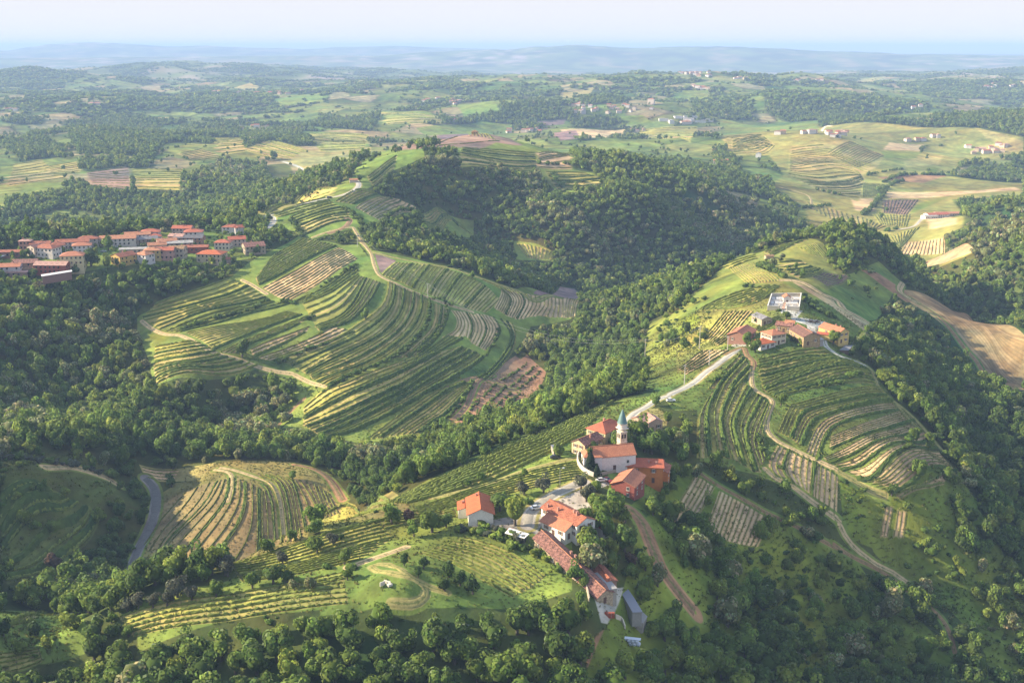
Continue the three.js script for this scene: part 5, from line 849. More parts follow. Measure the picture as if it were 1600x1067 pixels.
function body(g, b, o, origin, detail) {
  const M = new THREE.Matrix4().makeRotationY(b.yaw).setPosition(o.x - origin.x, o.y - origin.y, o.z - origin.z).multiply(new THREE.Matrix4().set(1, 0, 0, 0, b.slope ?? 0, 1, 0, 0, 0, 0, 1, 0, 0, 0, 0, 1)), l = b.L / 2, w = b.W / 2, e = b.eave, top = e + b.rise, f = b.foot ?? 3.5;
  const hx = b.hip ? Math.max(0.4, l - (b.hipRun ?? w)) : l, c = (b.hip === 'end') ? l : hx;                                 // ridge from -c to hx
  const walls = [[V3(-l, -f, w), V3(l, -f, w), V3(l, e, w), V3(-l, e, w)], [V3(l, -f, -w), V3(-l, -f, -w), V3(-l, e, -w), V3(l, e, -w)]];
  walls.push(b.hip ? [V3(l, -f, w), V3(l, -f, -w), V3(l, e, -w), V3(l, e, w)] : [V3(l, -f, w), V3(l, -f, -w), V3(l, e, -w), V3(l, top - 0.08, 0), V3(l, e, w)]);
  walls.push(b.hip && b.hip !== 'end' ? [V3(-l, -f, -w), V3(-l, -f, w), V3(-l, e, w), V3(-l, e, -w)] : [V3(-l, -f, -w), V3(-l, -f, w), V3(-l, e, w), V3(-l, top - 0.08, 0), V3(-l, e, -w)]);
  const wg = facesGeo(walls); wg.applyMatrix4(M); part('wall', wg, wallMat(b.wall, b.made), g);
  const v = b.over ?? 0.45, sl = b.rise / w, ly = e - v * sl, a = l + (b.hip ? v : v * 0.8), slopes = [];
  const A = V3(-(c === l ? a : c), top, 0), B = V3(b.hip ? hx : a, top, 0), ez = w + v;
  slopes.push([V3(-a, ly, ez), V3(a, ly, ez), B, A], [V3(a, ly, -ez), V3(-a, ly, -ez), A, B]);
  if (b.hip) { slopes.push([V3(a, ly, ez), V3(a, ly, -ez), B]); if (b.hip !== 'end') slopes.push([V3(-a, ly, -ez), V3(-a, ly, ez), A]); }
  const lifted = slopes.map((s) => s.map((p) => V3(p.x, p.y + 0.16, p.z))), rg = facesGeo(thick(lifted, 0.16)); rg.applyMatrix4(M);
  const roof = part('roof', rg, roofMat(b.roof), g);
  if (detail > 1) { // ridge tiles and chimneys
    const cap = new THREE.CylinderGeometry(0.16, 0.16, B.x - A.x, 6); cap.rotateZ(Math.PI / 2); cap.translate((A.x + B.x) / 2, top + 0.2, 0); cap.applyMatrix4(M); part('ridge_cap', cap, roofMat(b.roof === 'old' || b.roof === 'brown' ? 'coral' : b.roof), roof);
  }
  for (const [cx, cz, ch = 1.1] of b.chim ?? []) { const x = cx * b.L, z = cz * b.W, y = top - Math.abs(z) * sl, parts = [new THREE.BoxGeometry(0.62, ch + 0.9, 0.62).translate(x, y + ch / 2 - 0.25, z), new THREE.BoxGeometry(0.84, 0.14, 0.84).translate(x, y + ch + 0.26, z)]; const cg = mergeGeometries(parts); cg.applyMatrix4(M); part('chimney', cg, wallMat('#b08070'), roof); }
  if (b.win === 0) return;
  const floors = b.floors ?? (e > 7.6 ? 3 : e > 4.6 ? 2 : 1), fh = e / floors, frame = plainMat(b.frame ?? '#cfc4b2');
  const holes = (n, len, where, s) => { for (let q = 0; q < floors; q++) for (let i = 0; i < n; i++) { if (skip()) continue; const u = ((i + 0.5) / n - 0.5) * len, y = fh * (q + 0.55); opening(where(u, y), s, q === 0 && i === (n >> 1) && detail > 1 && s % 2 === 0); } };
  const opening = (p, s, door) => {
    const r = b.yaw + [0, Math.PI, Math.PI / 2, -Math.PI / 2][s], m = new THREE.Mesh(detail > 1 && !door ? windowGeo : boxGeo, detail > 1 ? frame : paneMat); m.name = door ? 'door' : 'window'; m.position.copy(p).applyMatrix4(M); m.rotation.y = r; m.scale.set(1.15, door ? 2.1 : 1.35, 0.12); if (door) m.position.y -= fh * 0.55 - 1.05; if (door) m.material = plainMat('#5a4030'); g.add(m);
    if (detail > 1 && !door) { const pane = new THREE.Mesh(boxGeo, paneMat); pane.name = 'pane'; pane.scale.set(0.82, 0.86, 0.4); pane.position.z = -0.18; m.add(pane); if (b.shutters !== 0) for (const q of [-0.72, 0.72]) { const sh = new THREE.Mesh(shutterGeo, plainMat(b.shutters ?? '#6b4a34')); sh.name = 'shutter'; sh.position.set(q, 0, 0.1); m.add(sh); } }
  };
  const nl = b.nl ?? Math.max(1, Math.round(b.L / 3.2)), ns = b.ns ?? Math.max(1, Math.round(b.W / 3.6));
  holes(nl, b.L - 1, (u, y) => V3(u, y, w + 0.03), 0); holes(nl, b.L - 1, (u, y) => V3(u, y, -w - 0.03), 1); holes(ns, b.W - 1, (u, y) => V3(l + 0.03, y, u), 2); holes(ns, b.W - 1, (u, y) => V3(-l - 0.03, y, u), 3);
}
function house(label, bodies, detail = 2, o = {}) {
  const g = new THREE.Group(), spots = bodies.map(stand), origin = spots[0];
  bodies.forEach((b, i) => body(g, b, spots[i], origin, b.detail ?? detail));
  g.position.set(origin.x, origin.y, origin.z); shade(g);
  return addThing(g, o.name ?? 'house', label, o.category ?? 'house', o.group);
}
// ---- the hamlet on the front ridge
house('white house with a bright orange roof standing alone in the vines', [{ k: 'Y', ridge: '297,182 315,340', W: 8.6, eave: 4.3, rise: 1.9, wall: '#e6e1d6', roof: 'scarlet', shutters: 0, chim: [[-0.35, 0.1, 0.6]], nl: 3, ns: 1, over: 0.7 }, { k: 'Y', c: '158,300', turn: -86, L: 7.2, W: 4.6, eave: 3.3, rise: 0.7, wall: '#e6e1d6', roof: 'scarlet', chim: [[-0.1, 0.1, 0.7]], win: 0, over: 0.4 }]);
house('large white house with red gable roofs and a wooden gable beside the courtyard', [{ k: 'Y', ridge: '985,252 1330,425', W: 8.2, eave: 4.7, rise: 1.8, wall: '#e8e6e0', roof: 'brick', chim: [[-0.38, 0.36, 1], [-0.12, 0.3, 1.1], [0.2, 0.05, 1], [0.3, 0.1, 1.2]] }, { k: 'Y', ridge: '965,385 1190,480', W: 6.4, eave: 3.8, rise: 1.5, wall: '#e8e6e0', roof: 'orange', over: 0.8 }, { k: 'Y', c: '1465,470', turn: -50, L: 7, W: 4.4, eave: 2.8, rise: 0.8, wall: '#bdb4a6', roof: 'brick', win: 0 }]);
house('long low farm building with an old mottled tile roof and two chimneys', [{ k: 'Z', ridge: '82,142 562,590', sloping: true, W: 6.8, eave: 3.0, rise: 1.7, wall: '#b9a78c', made: 'stone', roof: 'old', chim: [[-0.08, -0.22, 1.2], [-0.02, -0.26, 1.2]], over: 0.5, foot: 2.5, nl: 8, ns: 1 }], 2, { name: 'farm_building', category: 'farm building' });
house('small shed with a plain red roof beside the long farm building', [{ k: 'Z', ridge: '495,395 605,515', W: 4.2, eave: 2.4, rise: 0.6, wall: '#9a7a66', roof: 'brick', win: 0 }], 2, { name: 'shed', category: 'shed' });
function slab(label, k, corners, h, t, roofC, wallC, o = {}) { // flat or lean-to roof on walls or posts, from the corners of its roof
  const P = pixels(k, corners), mid = [P.reduce((s, p) => s + p[0], 0) / P.length, P.reduce((s, p) => s + p[1], 0) / P.length], c = atHeight(mid[0], mid[1], h), g = new THREE.Group();
  const pts = P.map((p, i) => { const d = ray(p[0], p[1]), y = c.y + h + (o.tilt ? o.tilt[i] : 0), q = (y - CAM_H) / d[1]; return V3(d[0] * q - c.x, y - c.y, d[2] * q - c.z); });
  if (pts.length > 2 && (pts[1].x - pts[0].x) * (pts[2].z - pts[0].z) - (pts[1].z - pts[0].z) * (pts[2].x - pts[0].x) > 0) pts.reverse();
  part('roof', facesGeo(thick([pts], t)), typeof roofC === 'string' && ROOFS[roofC] ? roofMat(roofC) : plainMat(roofC, 0.7), g);
  const m = V3(0, 0, 0); pts.forEach((p) => m.add(p)); m.divideScalar(pts.length);
  const inn = pts.map((p) => V3(lerp(p.x, m.x, 0.05), p.y - t - 0.01, lerp(p.z, m.z, 0.05)));
  if (wallC) part('wall', facesGeo(inn.map((p, i) => { const q = inn[(i + 1) % inn.length]; return [V3(p.x, -3, p.z), V3(q.x, -3, q.z), q, p]; })), wallMat(wallC), g);
  else for (const p of inn) { const q = part('post', boxGeo, plainMat('#77726a'), g); q.scale.set(0.16, p.y + 2, 0.16); q.position.set(p.x, (p.y - 2) / 2, p.z); }
  g.position.copy(c); shade(g); return addThing(g, o.name ?? 'shed', label, o.category ?? 'shed', o.group);
}
slab('grey flat-roofed shed joined to the end of the long farm building', 'Z', '472,462 545,450 655,578 572,592', 3.4, 0.25, '#8d8a86', '#a8a296');
slab('blue-grey flat concrete roof beyond the long farm building', 'Z', '640,538 698,530 785,655 845,755 770,760 700,640', 2.4, 0.3, '#85858a', '#94928c');
slab('pale concrete landing at the lower end of the blue-grey roof', 'Z', '690,800 770,762 845,756 882,790 850,840 740,835', 0.9, 0.3, '#9c968e', '#a09a90', { name: 'landing', category: 'concrete landing' });
slab('white carport roof below the white house courtyard', 'Y', '590,520 782,578 735,622 545,570', 2.6, 0.15, '#d8d4cc', null, { name: 'carport', category: 'carport', tilt: [0.2, 0.2, -0.1, -0.1] });
slab('dark grey shed roof left of the church houses', 'X', '-60,470 20,465 55,505 -30,520', 2.7, 0.2, '#6f7076', '#a89c8c');
slab('white plastic frame beside the white house', 'Z', '365,222 400,205 495,292 440,310', 1.0, 0.1, '#9aa2a4', '#c8cac8', { name: 'cold_frame', category: 'cold frame' });
// ---- round the church
house('white church with an orange tile roof and a polygonal choir', [{ k: 'X', ridge: '360,492 715,462', W: 8.6, L: 17, eave: 5.8, rise: 2.8, wall: '#ecdfd9', roof: 'orange', shutters: 0, hip: false, nl: 3, ns: 0.5, floors: 1, over: 0.35 }, { k: 'X', c: '345,535', turn: 4, L: 7, W: 7.4, eave: 4.9, rise: 2.0, hip: true, hipRun: 2.6, wall: '#e6e2e2', roof: 'orange', nl: 1, ns: 1, floors: 1, over: 0.3 }], 2, { name: 'church', category: 'church' });
house('cream vicarage with a hipped red roof behind the bell tower', [{ k: 'X', ridge: '436,255 545,212', W: 9.6, L: 14, eave: 6.3, rise: 2.4, hip: true, hipRun: 4.2, wall: '#d6c49a', shutters: '#5c6a4c', roof: 'red', chim: [[0.05, -0.2]], nl: 5 }, { k: 'X', ridge: '212,418 392,345', W: 6.6, eave: 5.0, rise: 1.7, hip: false, wall: '#d2bf98', roof: 'old', chim: [[0, 0.2, 1.1]], nl: 5 }]);
house('pink-roofed house beside the road above the church', [{ k: 'X', ridge: '885,150 985,225', W: 6.5, L: 8, eave: 4.2, rise: 1.5, wall: '#c4a892', roof: 'pink', hip: false }, { k: 'X', c: '835,195', turn: 40, L: 6.5, W: 6, eave: 3.6, rise: 1.2, wall: '#c4a892', roof: 'pink' }]);
house('house with unplastered brick walls and a new orange roof', [{ k: 'X', ridge: '755,706 650,820', W: 9.0, eave: 4.8, rise: 1.9, wall: '#a0584a', made: 'brick', roof: 'orange', shutters: 0, nl: 2, ns: 2, over: 0.55, frame: '#b9b0a4' }]);
house('orange-walled house with a red roof right of the church', [{ k: 'X', ridge: '765,604 975,614', W: 8.4, eave: 6.4, rise: 1.7, wall: '#c47a3a', roof: 'red', hip: 'end', hipRun: 0.1, chim: [[0.1, 0.25, 0.7], [0.3, 0.3, 0.7]], nl: 2, ns: 2 }, { k: 'X', ridge: '1040,632 1012,712', W: 6.4, L: 8.5, eave: 6.0, rise: 1.3, wall: '#c47a3a', roof: 'brick', chim: [[-0.2, 0.1, 0.8]], nl: 2, ns: 1 }]);
{ // bell tower
  const P = pixels('X', '648,112')[0], up = 21.3, d = ray(...P); let c = at(972, 700);
  for (let i = 0; i < 10; i++) { const k = (c.y + up - CAM_H) / d[1]; c = V3(d[0] * k, lerp(c.y, H(d[0] * k, d[2] * k), 0.6), d[2] * k); }
  const g = new THREE.Group(), stone = wallMat('#d8ccb6', 'stone'), pale = wallMat('#ded6c6'), w = 2.95;
  part('base', new THREE.BoxGeometry(w + 0.5, 3.5, w + 0.5).translate(0, -0.75, 0), stone, g);
  part('shaft', new THREE.BoxGeometry(w, 11, w).translate(0, 6.4, 0), stone, g);
  for (const y of [7.8, 11.9]) part('cornice', new THREE.BoxGeometry(w + 0.3, 0.25, w + 0.3).translate(0, y, 0), pale, g);
  part('cornice', new THREE.BoxGeometry(w + 0.8, 0.4, w + 0.8).translate(0, 13.2, 0), pale, g);
  for (let s = 0; s < 4; s++) for (const u of [-0.55, 0.55]) { // twin arched sound openings: dark plates, their inner shade put into the colour
    const sh = new THREE.Shape(); sh.moveTo(-0.38, 0); sh.lineTo(0.38, 0); sh.lineTo(0.38, 1.35); sh.absarc(0, 1.35, 0.38, 0, Math.PI); sh.lineTo(-0.38, 0);
    const o = part('sound_opening', new THREE.ExtrudeGeometry(sh, { depth: 0.1, bevelEnabled: false, curveSegments: 6 }).translate(u, 9.3, w / 2 - 0.03).rotateY(s * Math.PI / 2), plainMat('#2b2622'), g); o.name = 'sound_opening';
  }
  part('drum', new THREE.CylinderGeometry(1.75, 1.95, 1.6, 8).translate(0, 14.2, 0), pale, g);
  part('cornice', new THREE.CylinderGeometry(2.15, 2.05, 0.3, 8).translate(0, 15.1, 0), pale, g);
  const spire = part('spire', new THREE.LatheGeometry([[2.1, 15.25], [1.75, 16.2], [1.25, 18.0], [0.5, 20.0], [0.06, 20.9]].map(([a, b]) => new THREE.Vector2(a, b)), 8), plainMat('#4c6b68', 0.6), g);
  part('cross', mergeGeometries([new THREE.BoxGeometry(0.1, 1.3, 0.1).translate(0, 21.4, 0), new THREE.BoxGeometry(0.6, 0.1, 0.1).translate(0, 21.6, 0), new THREE.SphereGeometry(0.16, 8, 6).translate(0, 20.95, 0)]), plainMat('#8d7c4c', 0.4, 0.8), spire);
  g.position.copy(c); g.rotation.y = 0.42; shade(g); addThing(g, 'bell_tower', 'stone bell tower with a green copper spire behind the church', 'bell tower');
}
function wallAlong(label, k, str, h, t, color, name = 'garden_wall', o = {}) {
  const pts = resample(ground(k, str), 14), F = [];
  const off = pts.map((p, i) => { const a = pts[Math.max(0, i - 1)], b = pts[Math.min(pts.length - 1, i + 1)], l = Math.hypot(b.x - a.x, b.z - a.z) || 1; return [-(b.z - a.z) / l * t / 2, (b.x - a.x) / l * t / 2]; });
  const c = pts[0].clone(); c.y = H(c.x, c.z);
  const at4 = (i) => { const p = pts[i], y = H(p.x, p.z) - c.y, [a, b] = off[i]; return [V3(p.x - c.x + a, y - 1, p.z - c.z + b), V3(p.x - c.x + a, y + h, p.z - c.z + b), V3(p.x - c.x - a, y + h, p.z - c.z - b), V3(p.x - c.x - a, y - 1, p.z - c.z - b)]; };
  for (let i = 1; i < pts.length; i++) { const A = at4(i - 1), B = at4(i); F.push([A[0], B[0], B[1], A[1]], [A[1], B[1], B[2], A[2]], [A[2], B[2], B[3], A[3]]); }
  F.push(at4(0), at4(pts.length - 1).reverse());
  const m = new THREE.Mesh(facesGeo(F), wallMat(color)); m.position.copy(c); shade(m); return addThing(m, name, label, 'wall', o.group);
}
wallAlong('white curved churchyard wall left of the church', 'X', '285,560 215,575 205,650 240,710 300,755 365,785', 1.7, 0.5, '#d8cfc4');
wallAlong('pale retaining wall in front of the church', 'X', '420,775 500,755 600,735', 1.1, 0.4, '#b8a898');
wallAlong('white retaining wall at the end of the farm track', 'Z', '640,805 685,828 712,892', 1.5, 0.4, '#d2c8b4');
wallAlong('low pale wall along the lower side of the long farm building', 'Z', '120,285 240,365 390,520 440,680', 1.3, 0.4, '#c4b59c');
// ---- the hamlet at the cemetery
house('house with a dark red wooden gable at the road junction', [{ k: 'T', ridge: '222,543 332,470', W: 10.4, eave: 4.6, rise: 2.2, wall: '#9c7464', roof: 'orange', nl: 3, ns: 2, over: 0.7 }]);
house('two-storey white house with a red hipped roof in the hamlet', [{ k: 'T', c: '622,535', turn: 28, L: 10, W: 9, eave: 5.6, rise: 1.7, hip: true, wall: '#d6ccb4', roof: 'orange', chim: [[0.1, 0.2]] }]);
house('low white house with a bright red hipped roof', [{ k: 'T', c: '500,632', turn: 30, L: 10.5, W: 9, eave: 3.0, rise: 1.6, hip: true, wall: '#dcd6cc', roof: 'scarlet' }]);
house('old stone farmhouse with a wide brown roof', [{ k: 'T', ridge: '884,464 1044,556', W: 9.5, eave: 4.6, rise: 2.2, wall: '#b59d78', made: 'stone', roof: 'brown', nl: 4, ns: 2 }, { k: 'T', c: '745,452', turn: -25, L: 9, W: 6.5, eave: 3.6, rise: 1.3, wall: '#b59d78', made: 'stone', roof: 'old' }, { k: 'T', c: '800,432', turn: -20, L: 5, W: 4, eave: 4.6, rise: 1.0, wall: '#b59d78', made: 'stone', roof: 'coral' }], 2, { name: 'farmhouse', category: 'farmhouse' });
slab('shed with a pale grey roof beside the old stone farmhouse', 'T', '985,632 1075,582 1168,622 1080,640', 3.4, 0.2, '#a3a3a6', '#a39c98');
house('yellow house with a red roof and two chimneys', [{ k: 'T', ridge: '1172,446 1392,512', W: 7.6, eave: 6.0, rise: 1.9, wall: '#d9bd74', roof: 'orange', chim: [[0.0, -0.2, 1.1], [0.22, -0.2, 1.1]], nl: 4, ns: 2 }, { k: 'T', c: '1192,562', turn: -24, L: 9, W: 3.4, eave: 2.8, rise: 0.6, wall: '#d9bd74', roof: 'red', win: 0 }]);
house('barn with a grey roof between the vines and the cemetery', [{ k: 'T', ridge: '440,334 552,384', W: 6.6, eave: 3.2, rise: 1.3, wall: '#b0a48c', roof: 'grey', nl: 3 }], 2, { name: 'barn', category: 'barn' });
slab('dark ruin-like shed below the yellow house', 'T', '1340,742 1400,690 1490,690 1440,745', 2.2, 0.2, '#77777a', '#6d5a50');
house('small garden hut on the knoll behind the cemetery', [{ k: 'N', c: '632,172', turn: 10, L: 6, W: 4, eave: 2.2, rise: 0.8, wall: '#c0a888', roof: 'tan', win: 0 }], 1, { name: 'hut', category: 'hut' });
{ // walled cemetery
  const [bl, br, fr, fl] = pixels('T', '600,150 918,162 897,292 556,282').map((p) => atHeight(p[0], p[1], 1.9)), y = Math.max(...times(49, (i) => { const p = fl.clone().lerp(fr, (i % 7) / 6).lerp(bl.clone().lerp(br, (i % 7) / 6), Math.floor(i / 7) / 6); return H(p.x, p.z); })) - 0.05;
  const wallsOf = [[bl, br], [br, fr], [fl, bl]], g = new THREE.Group(), white = wallMat('#c9c0ae'), fm = fl.clone().lerp(fr, 0.5), gate = 2.2 / fl.distanceTo(fr);
  wallsOf.push([fl, fl.clone().lerp(fr, 0.5 - gate)], [fl.clone().lerp(fr, 0.5 + gate), fr]);
  for (const [a, b] of wallsOf) { const len = Math.hypot(b.x - a.x, b.z - a.z), m = part('wall', boxGeo, white, g); m.scale.set(len + 0.4, 4.2, 0.4); m.position.set((a.x + b.x) / 2, y - 0.3, (a.z + b.z) / 2); m.rotation.y = Math.atan2(-(b.z - a.z), b.x - a.x); const cap = part('coping', boxGeo, plainMat('#c9c4b8'), m); cap.scale.set(1, 0.03, 1.6); cap.position.y = 0.515; }
  for (const s of [-1, 1]) { const p = fl.clone().lerp(fr, 0.5 + s * gate), q = part('gate_post', boxGeo, white, g); q.scale.set(0.7, 4.8, 0.7); q.position.set(p.x, y - 0.1, p.z); }
  const o = fm.clone(); g.children.forEach((c) => { c.position.x -= o.x; c.position.z -= o.z; }); g.position.set(o.x, 0, o.z); shade(g); addThing(g, 'cemetery_wall', 'pale wall enclosing the cemetery on the ridge', 'wall');
  const floor = new THREE.Mesh(facesGeo([[fl, fr, br, bl].map((p) => V3(p.x, y + 0.15, p.z))]), new THREE.MeshStandardMaterial({ color: '#b4aca0', map: gritty, roughness: 1 })); shade(floor); addSetting(floor, 'cemetery_ground');
  const walk = new THREE.Mesh(facesGeo([[0.455, 0.545].map((t) => fl.clone().lerp(fr, t)), [0.545, 0.455].map((t) => bl.clone().lerp(br, t))].map((r) => r).flat().length ? [[...[0.455, 0.545].map((t) => fl.clone().lerp(fr, t)), ...[0.545, 0.455].map((t) => bl.clone().lerp(br, t))].map((p) => V3(p.x, y + 0.17, p.z))] : []), plainMat('#b08c74', 1)); shade(walk); addSetting(walk, 'cemetery_path');
  const proto = new THREE.Group(); part('slab', new THREE.BoxGeometry(0.95, 0.35, 2.0).translate(0, 0.17, 0), plainMat('#dedcd8', 0.5), proto); part('headstone', new THREE.BoxGeometry(0.85, 0.95, 0.18).translate(0, 0.5, -1.0), plainMat('#c4c2c0', 0.4), proto); shade(proto);
  const yaw = Math.atan2(-(fr.z - fl.z), fr.x - fl.x);
  const spot = (u, v) => fl.clone().lerp(fr, u).lerp(bl.clone().lerp(br, u), v);
  for (const [side, u0, u1] of [['left', 0.06, 0.42], ['right', 0.58, 0.95]]) for (let r = 0; r < 5; r++) for (let q = 0; q < 8; q++) {
    if (rnd() < 0.12) continue; const p = spot(lerp(u0, u1, q / 7), 0.1 + r * 0.17), s = proto.clone(); s.position.set(p.x, y + 0.16, p.z); s.rotation.y = yaw + (r % 2 ? Math.PI : 0); s.scale.setScalar(R(0.85, 1.1));
    addThing(s, 'grave', `${['front', 'second', 'middle', 'fourth', 'rearmost'][r]}-row white stone grave in the ${side} half of the cemetery`, 'grave', `graves in the ${side} half of the cemetery`);
  }
}
house('little cemetery chapel with a red roof', [{ k: 'T', ridge: '752,120 780,160', W: 4.2, L: 5.5, eave: 3.6, rise: 1.3, wall: '#d9d2c6', roof: 'orange', nl: 1, ns: 1, floors: 1, foot: 1.5 }], 2, { name: 'chapel', category: 'chapel' });
// ---- the village on the left ridge: part, roof middle, turn, length, width, eave, rise, hipped, wall, roof, what it looks like
const village = [
  ['R', '310,195', 0, 7, 6, 6, 1, 1, '#b08a78', 'pink', 'tall narrow pinkish house at the left end of the village'], ['R', '575,268', -8, 14, 9, 6.4, 1.8, 1, '#d8d0cc', 'brick', 'long white house with a dark red hipped roof in the left village'], ['R', '450,262', 60, 9, 7, 6, 1.4, 0, '#c9b8a8', 'old', 'house with a stepped side roof left of the long white house'], ['R', '500,225', 10, 12, 7, 5, 1.4, 0, '#c4ae9c', 'brick', 'red-roofed house behind the long white house'], ['R', '705,240', 20, 9, 7, 5.6, 1.5, 1, '#d0c8c6', 'brick', 'white house with a brick-red roof in the middle left of the village'],
  ['R', '900,200', 12, 20, 7, 4.6, 1.5, 0, '#cfc4bc', 'brick', 'long red-roofed row with small chimneys at the rear of the village'], ['R', '1090,160', 8, 12, 8, 5, 1.6, 1, '#c8bab2', 'brick', 'red-roofed house at the right end of the rear row'], ['R', '1015,243', 14, 11, 8, 5.4, 1.4, 1, '#d9d4d4', 'orange', 'white house with an orange hipped roof above the cream block'], ['R', '900,360', 4, 13, 10, 9.6, 2.0, 1, '#d2c49a', 'orange', 'tall cream three-storey house with a red hipped roof'], ['R', '645,482', 6, 19, 8.5, 5.6, 1.8, 0, '#a05646', 'pink', 'long brick-red building with a pale pink roof'],
  ['R', '310,455', 8, 14, 8, 5, 1.8, 0, '#a88c74', 'old', 'house with a weathered orange-brown roof in front on the left'], ['R', '95,505', 8, 14, 8, 5, 1.6, 0, '#ccc2c2', 'orange', 'white house with an orange roof at the left edge'], ['R', '205,590', 8, 12, 5, 2.6, 0.7, 0, '#a08478', 'pink', 'low pink lean-to roof in front of the left houses'], ['R', '345,548', 6, 11, 4.5, 3, 0.7, 0, '#aa9686', 'tan', 'low tan lean-to roof in front of the left houses'], ['R', '205,680', 20, 6, 4, 2, 0.6, 0, '#a07060', 'pink', 'tiny pink shed roof in the trees below the village'], ['R', '130,330', 10, 12, 6, 4, 1.0, 0, '#9c7466', 'brick', 'low red-roofed building behind the parked cars'],
  ['RR', '140,292', 10, 22, 9, 5, 1.8, 0, '#cfc6c2', 'coral', 'long building with a pinkish red roof near the village centre'], ['RR', '200,305', 10, 14, 7, 4.4, 1.4, 1, '#c8bebc', 'red', 'red-roofed wing in front of the long pinkish building'], ['RR', '320,258', 14, 16, 8, 5.2, 1.6, 0, '#d0c6c0', 'coral', 'coral-roofed row behind the village centre'], ['RR', '442,232', 10, 12, 9, 6, 1.6, 1, '#cdbfb8', 'red', 'house with a red hipped roof at the top of the village centre'], ['RR', '385,302', 20, 16, 7, 4.4, 1.4, 0, '#9c9084', 'grey', 'long grey-roofed barn in the village centre'], ['RR', '480,275', 20, 8, 7, 5, 1.4, 1, '#d4cccb', 'red', 'small white house with a red roof beside the grey barn'],
  ['RR', '280,398', 18, 16, 6, 3.6, 0.8, 0, '#b0a8a4', 'pale', 'low building with a white sheet roof'], ['RR', '190,452', 60, 12, 9, 5.4, 1.8, 0, '#c9a860', 'brick', 'ochre yellow house at the front edge of the village'], ['RR', '382,440', -30, 9, 8, 6, 1.6, 1, '#d6d2d0', 'coral', 'white house with a coral hipped roof at the front edge'], ['RR', '462,402', 4, 10, 8, 6.6, 1.4, 1, '#c8b070', 'coral', 'yellowish house behind the white front house'], ['RR', '578,400', 5, 11, 9, 6.6, 1.6, 0, '#c0968a', 'red', 'pinkish house with a red roof at the front edge'], ['RR', '688,388', -4, 10, 8, 6.6, 1.4, 0, '#b4a894', 'tan', 'grey house with a tan roof at the front edge'],
  ['RR', '500,355', 20, 11, 7, 5, 1.4, 0, '#c6b2a0', 'coral', 'orange-roofed house in the second row'], ['RR', '590,318', 18, 12, 7, 5, 1.4, 0, '#c2b0a4', 'coral', 'coral-roofed house in the second row'], ['RR', '705,338', 16, 17, 7, 4.4, 1.2, 0, '#a49a8e', 'pale', 'barn with a whitish roof in the second row'], ['RR', '640,172', 20, 13, 8, 5, 1.6, 0, '#d2cac6', 'red', 'red-roofed white house at the top of the village'], ['RR', '740,200', 0, 13, 8, 5, 1.6, 0, '#b8a49c', 'red', 'red-roofed house right of the topmost white house'], ['RR', '840,232', 12, 12, 10, 5, 1.6, 1, '#d8d4d2', 'red', 'white house with a red hipped roof beside the village meadow'],
  ['RR', '800,288', -2, 19, 8, 4.6, 1.5, 0, '#a8806c', 'slate', 'long building with a grey-brown roof'], ['RR', '690,275', 0, 10, 8, 4.6, 1.4, 0, '#b09488', 'pink', 'faded pink-roofed barn behind the long grey-brown roof'], ['RR', '850,378', 14, 17, 7, 4, 1.0, 0, '#9c5c4c', 'brick', 'low red-brown building in front of the long grey-brown roof'], ['RR', '1008,430', -2, 16, 11, 6, 1.9, 1, '#c2b394', 'scarlet', 'beige house with a big bright red hipped roof'], ['RR', '1115,330', 0, 10, 8, 5.4, 1.6, 1, '#d0c6ba', 'red', 'white-fronted house with a red roof left of the brown roof'], ['RR', '1240,300', 18, 11, 8, 5.4, 1.6, 0, '#c6b2a4', 'red', 'red-roofed house behind the big brown roof'],
  ['RR', '1395,358', 24, 13, 11, 5.6, 2.2, 0, '#a89a84', 'old', 'big stone house with a mottled brown roof at the right end of the village'], ['RR', '1195,190', -4, 12, 8, 5, 1.5, 1, '#d4cecc', 'brick', 'white house with a brick-red hipped roof above the village'], ['RR', '1262,195', 40, 9, 7, 5, 1.5, 0, '#d0cac8', 'red', 'red gable roof joined to the white house above the village'], ['RR', '1205,80', -6, 13, 9, 5.4, 1.5, 1, '#c39a58', 'coral', 'ochre house with a coral roof by the village road'], ['RR', '1345,52', 10, 12, 7, 3.4, 1.2, 0, '#c4aa90', 'coral', 'low coral roof beside the vines at the village road'], ['RR', '1105,492', 20, 9, 6, 3.2, 0.9, 0, '#a08c80', 'brick', 'small dark red lean-to below the big red roof'],
];
for (const [k, c, turn, L, W, eave, rise, hip, wall, roof, label] of village) house(label, [{ k, c, turn: turn + R(-9, 9), L: L * 1.2, W: W * 1.15, eave: eave * 1.06, rise: rise * 1.1, hip: !!hip, wall, roof, foot: 6, chim: rnd() < 0.5 ? [[R(-0.25, 0.25), R(-0.15, 0.15), 0.9]] : [] }], 1, { group: 'houses of the village on the left ridge' });
slab('long whitish sheet roof below the brick-red village building', 'R', '505,630 890,572 895,592 508,655', 2.6, 0.2, '#c6c0bc', '#8c6a60');
slab('pale carport roof at the left end of the village', 'R', '0,395 90,365 95,378 0,412', 2.6, 0.15, '#b4b6b8', null, { name: 'carport', category: 'carport' });
slab('small white awning beside the cream village house', 'R', '720,390 760,372 792,382 765,402', 2.6, 0.15, '#d8d6d4', null, { name: 'awning', category: 'awning' });
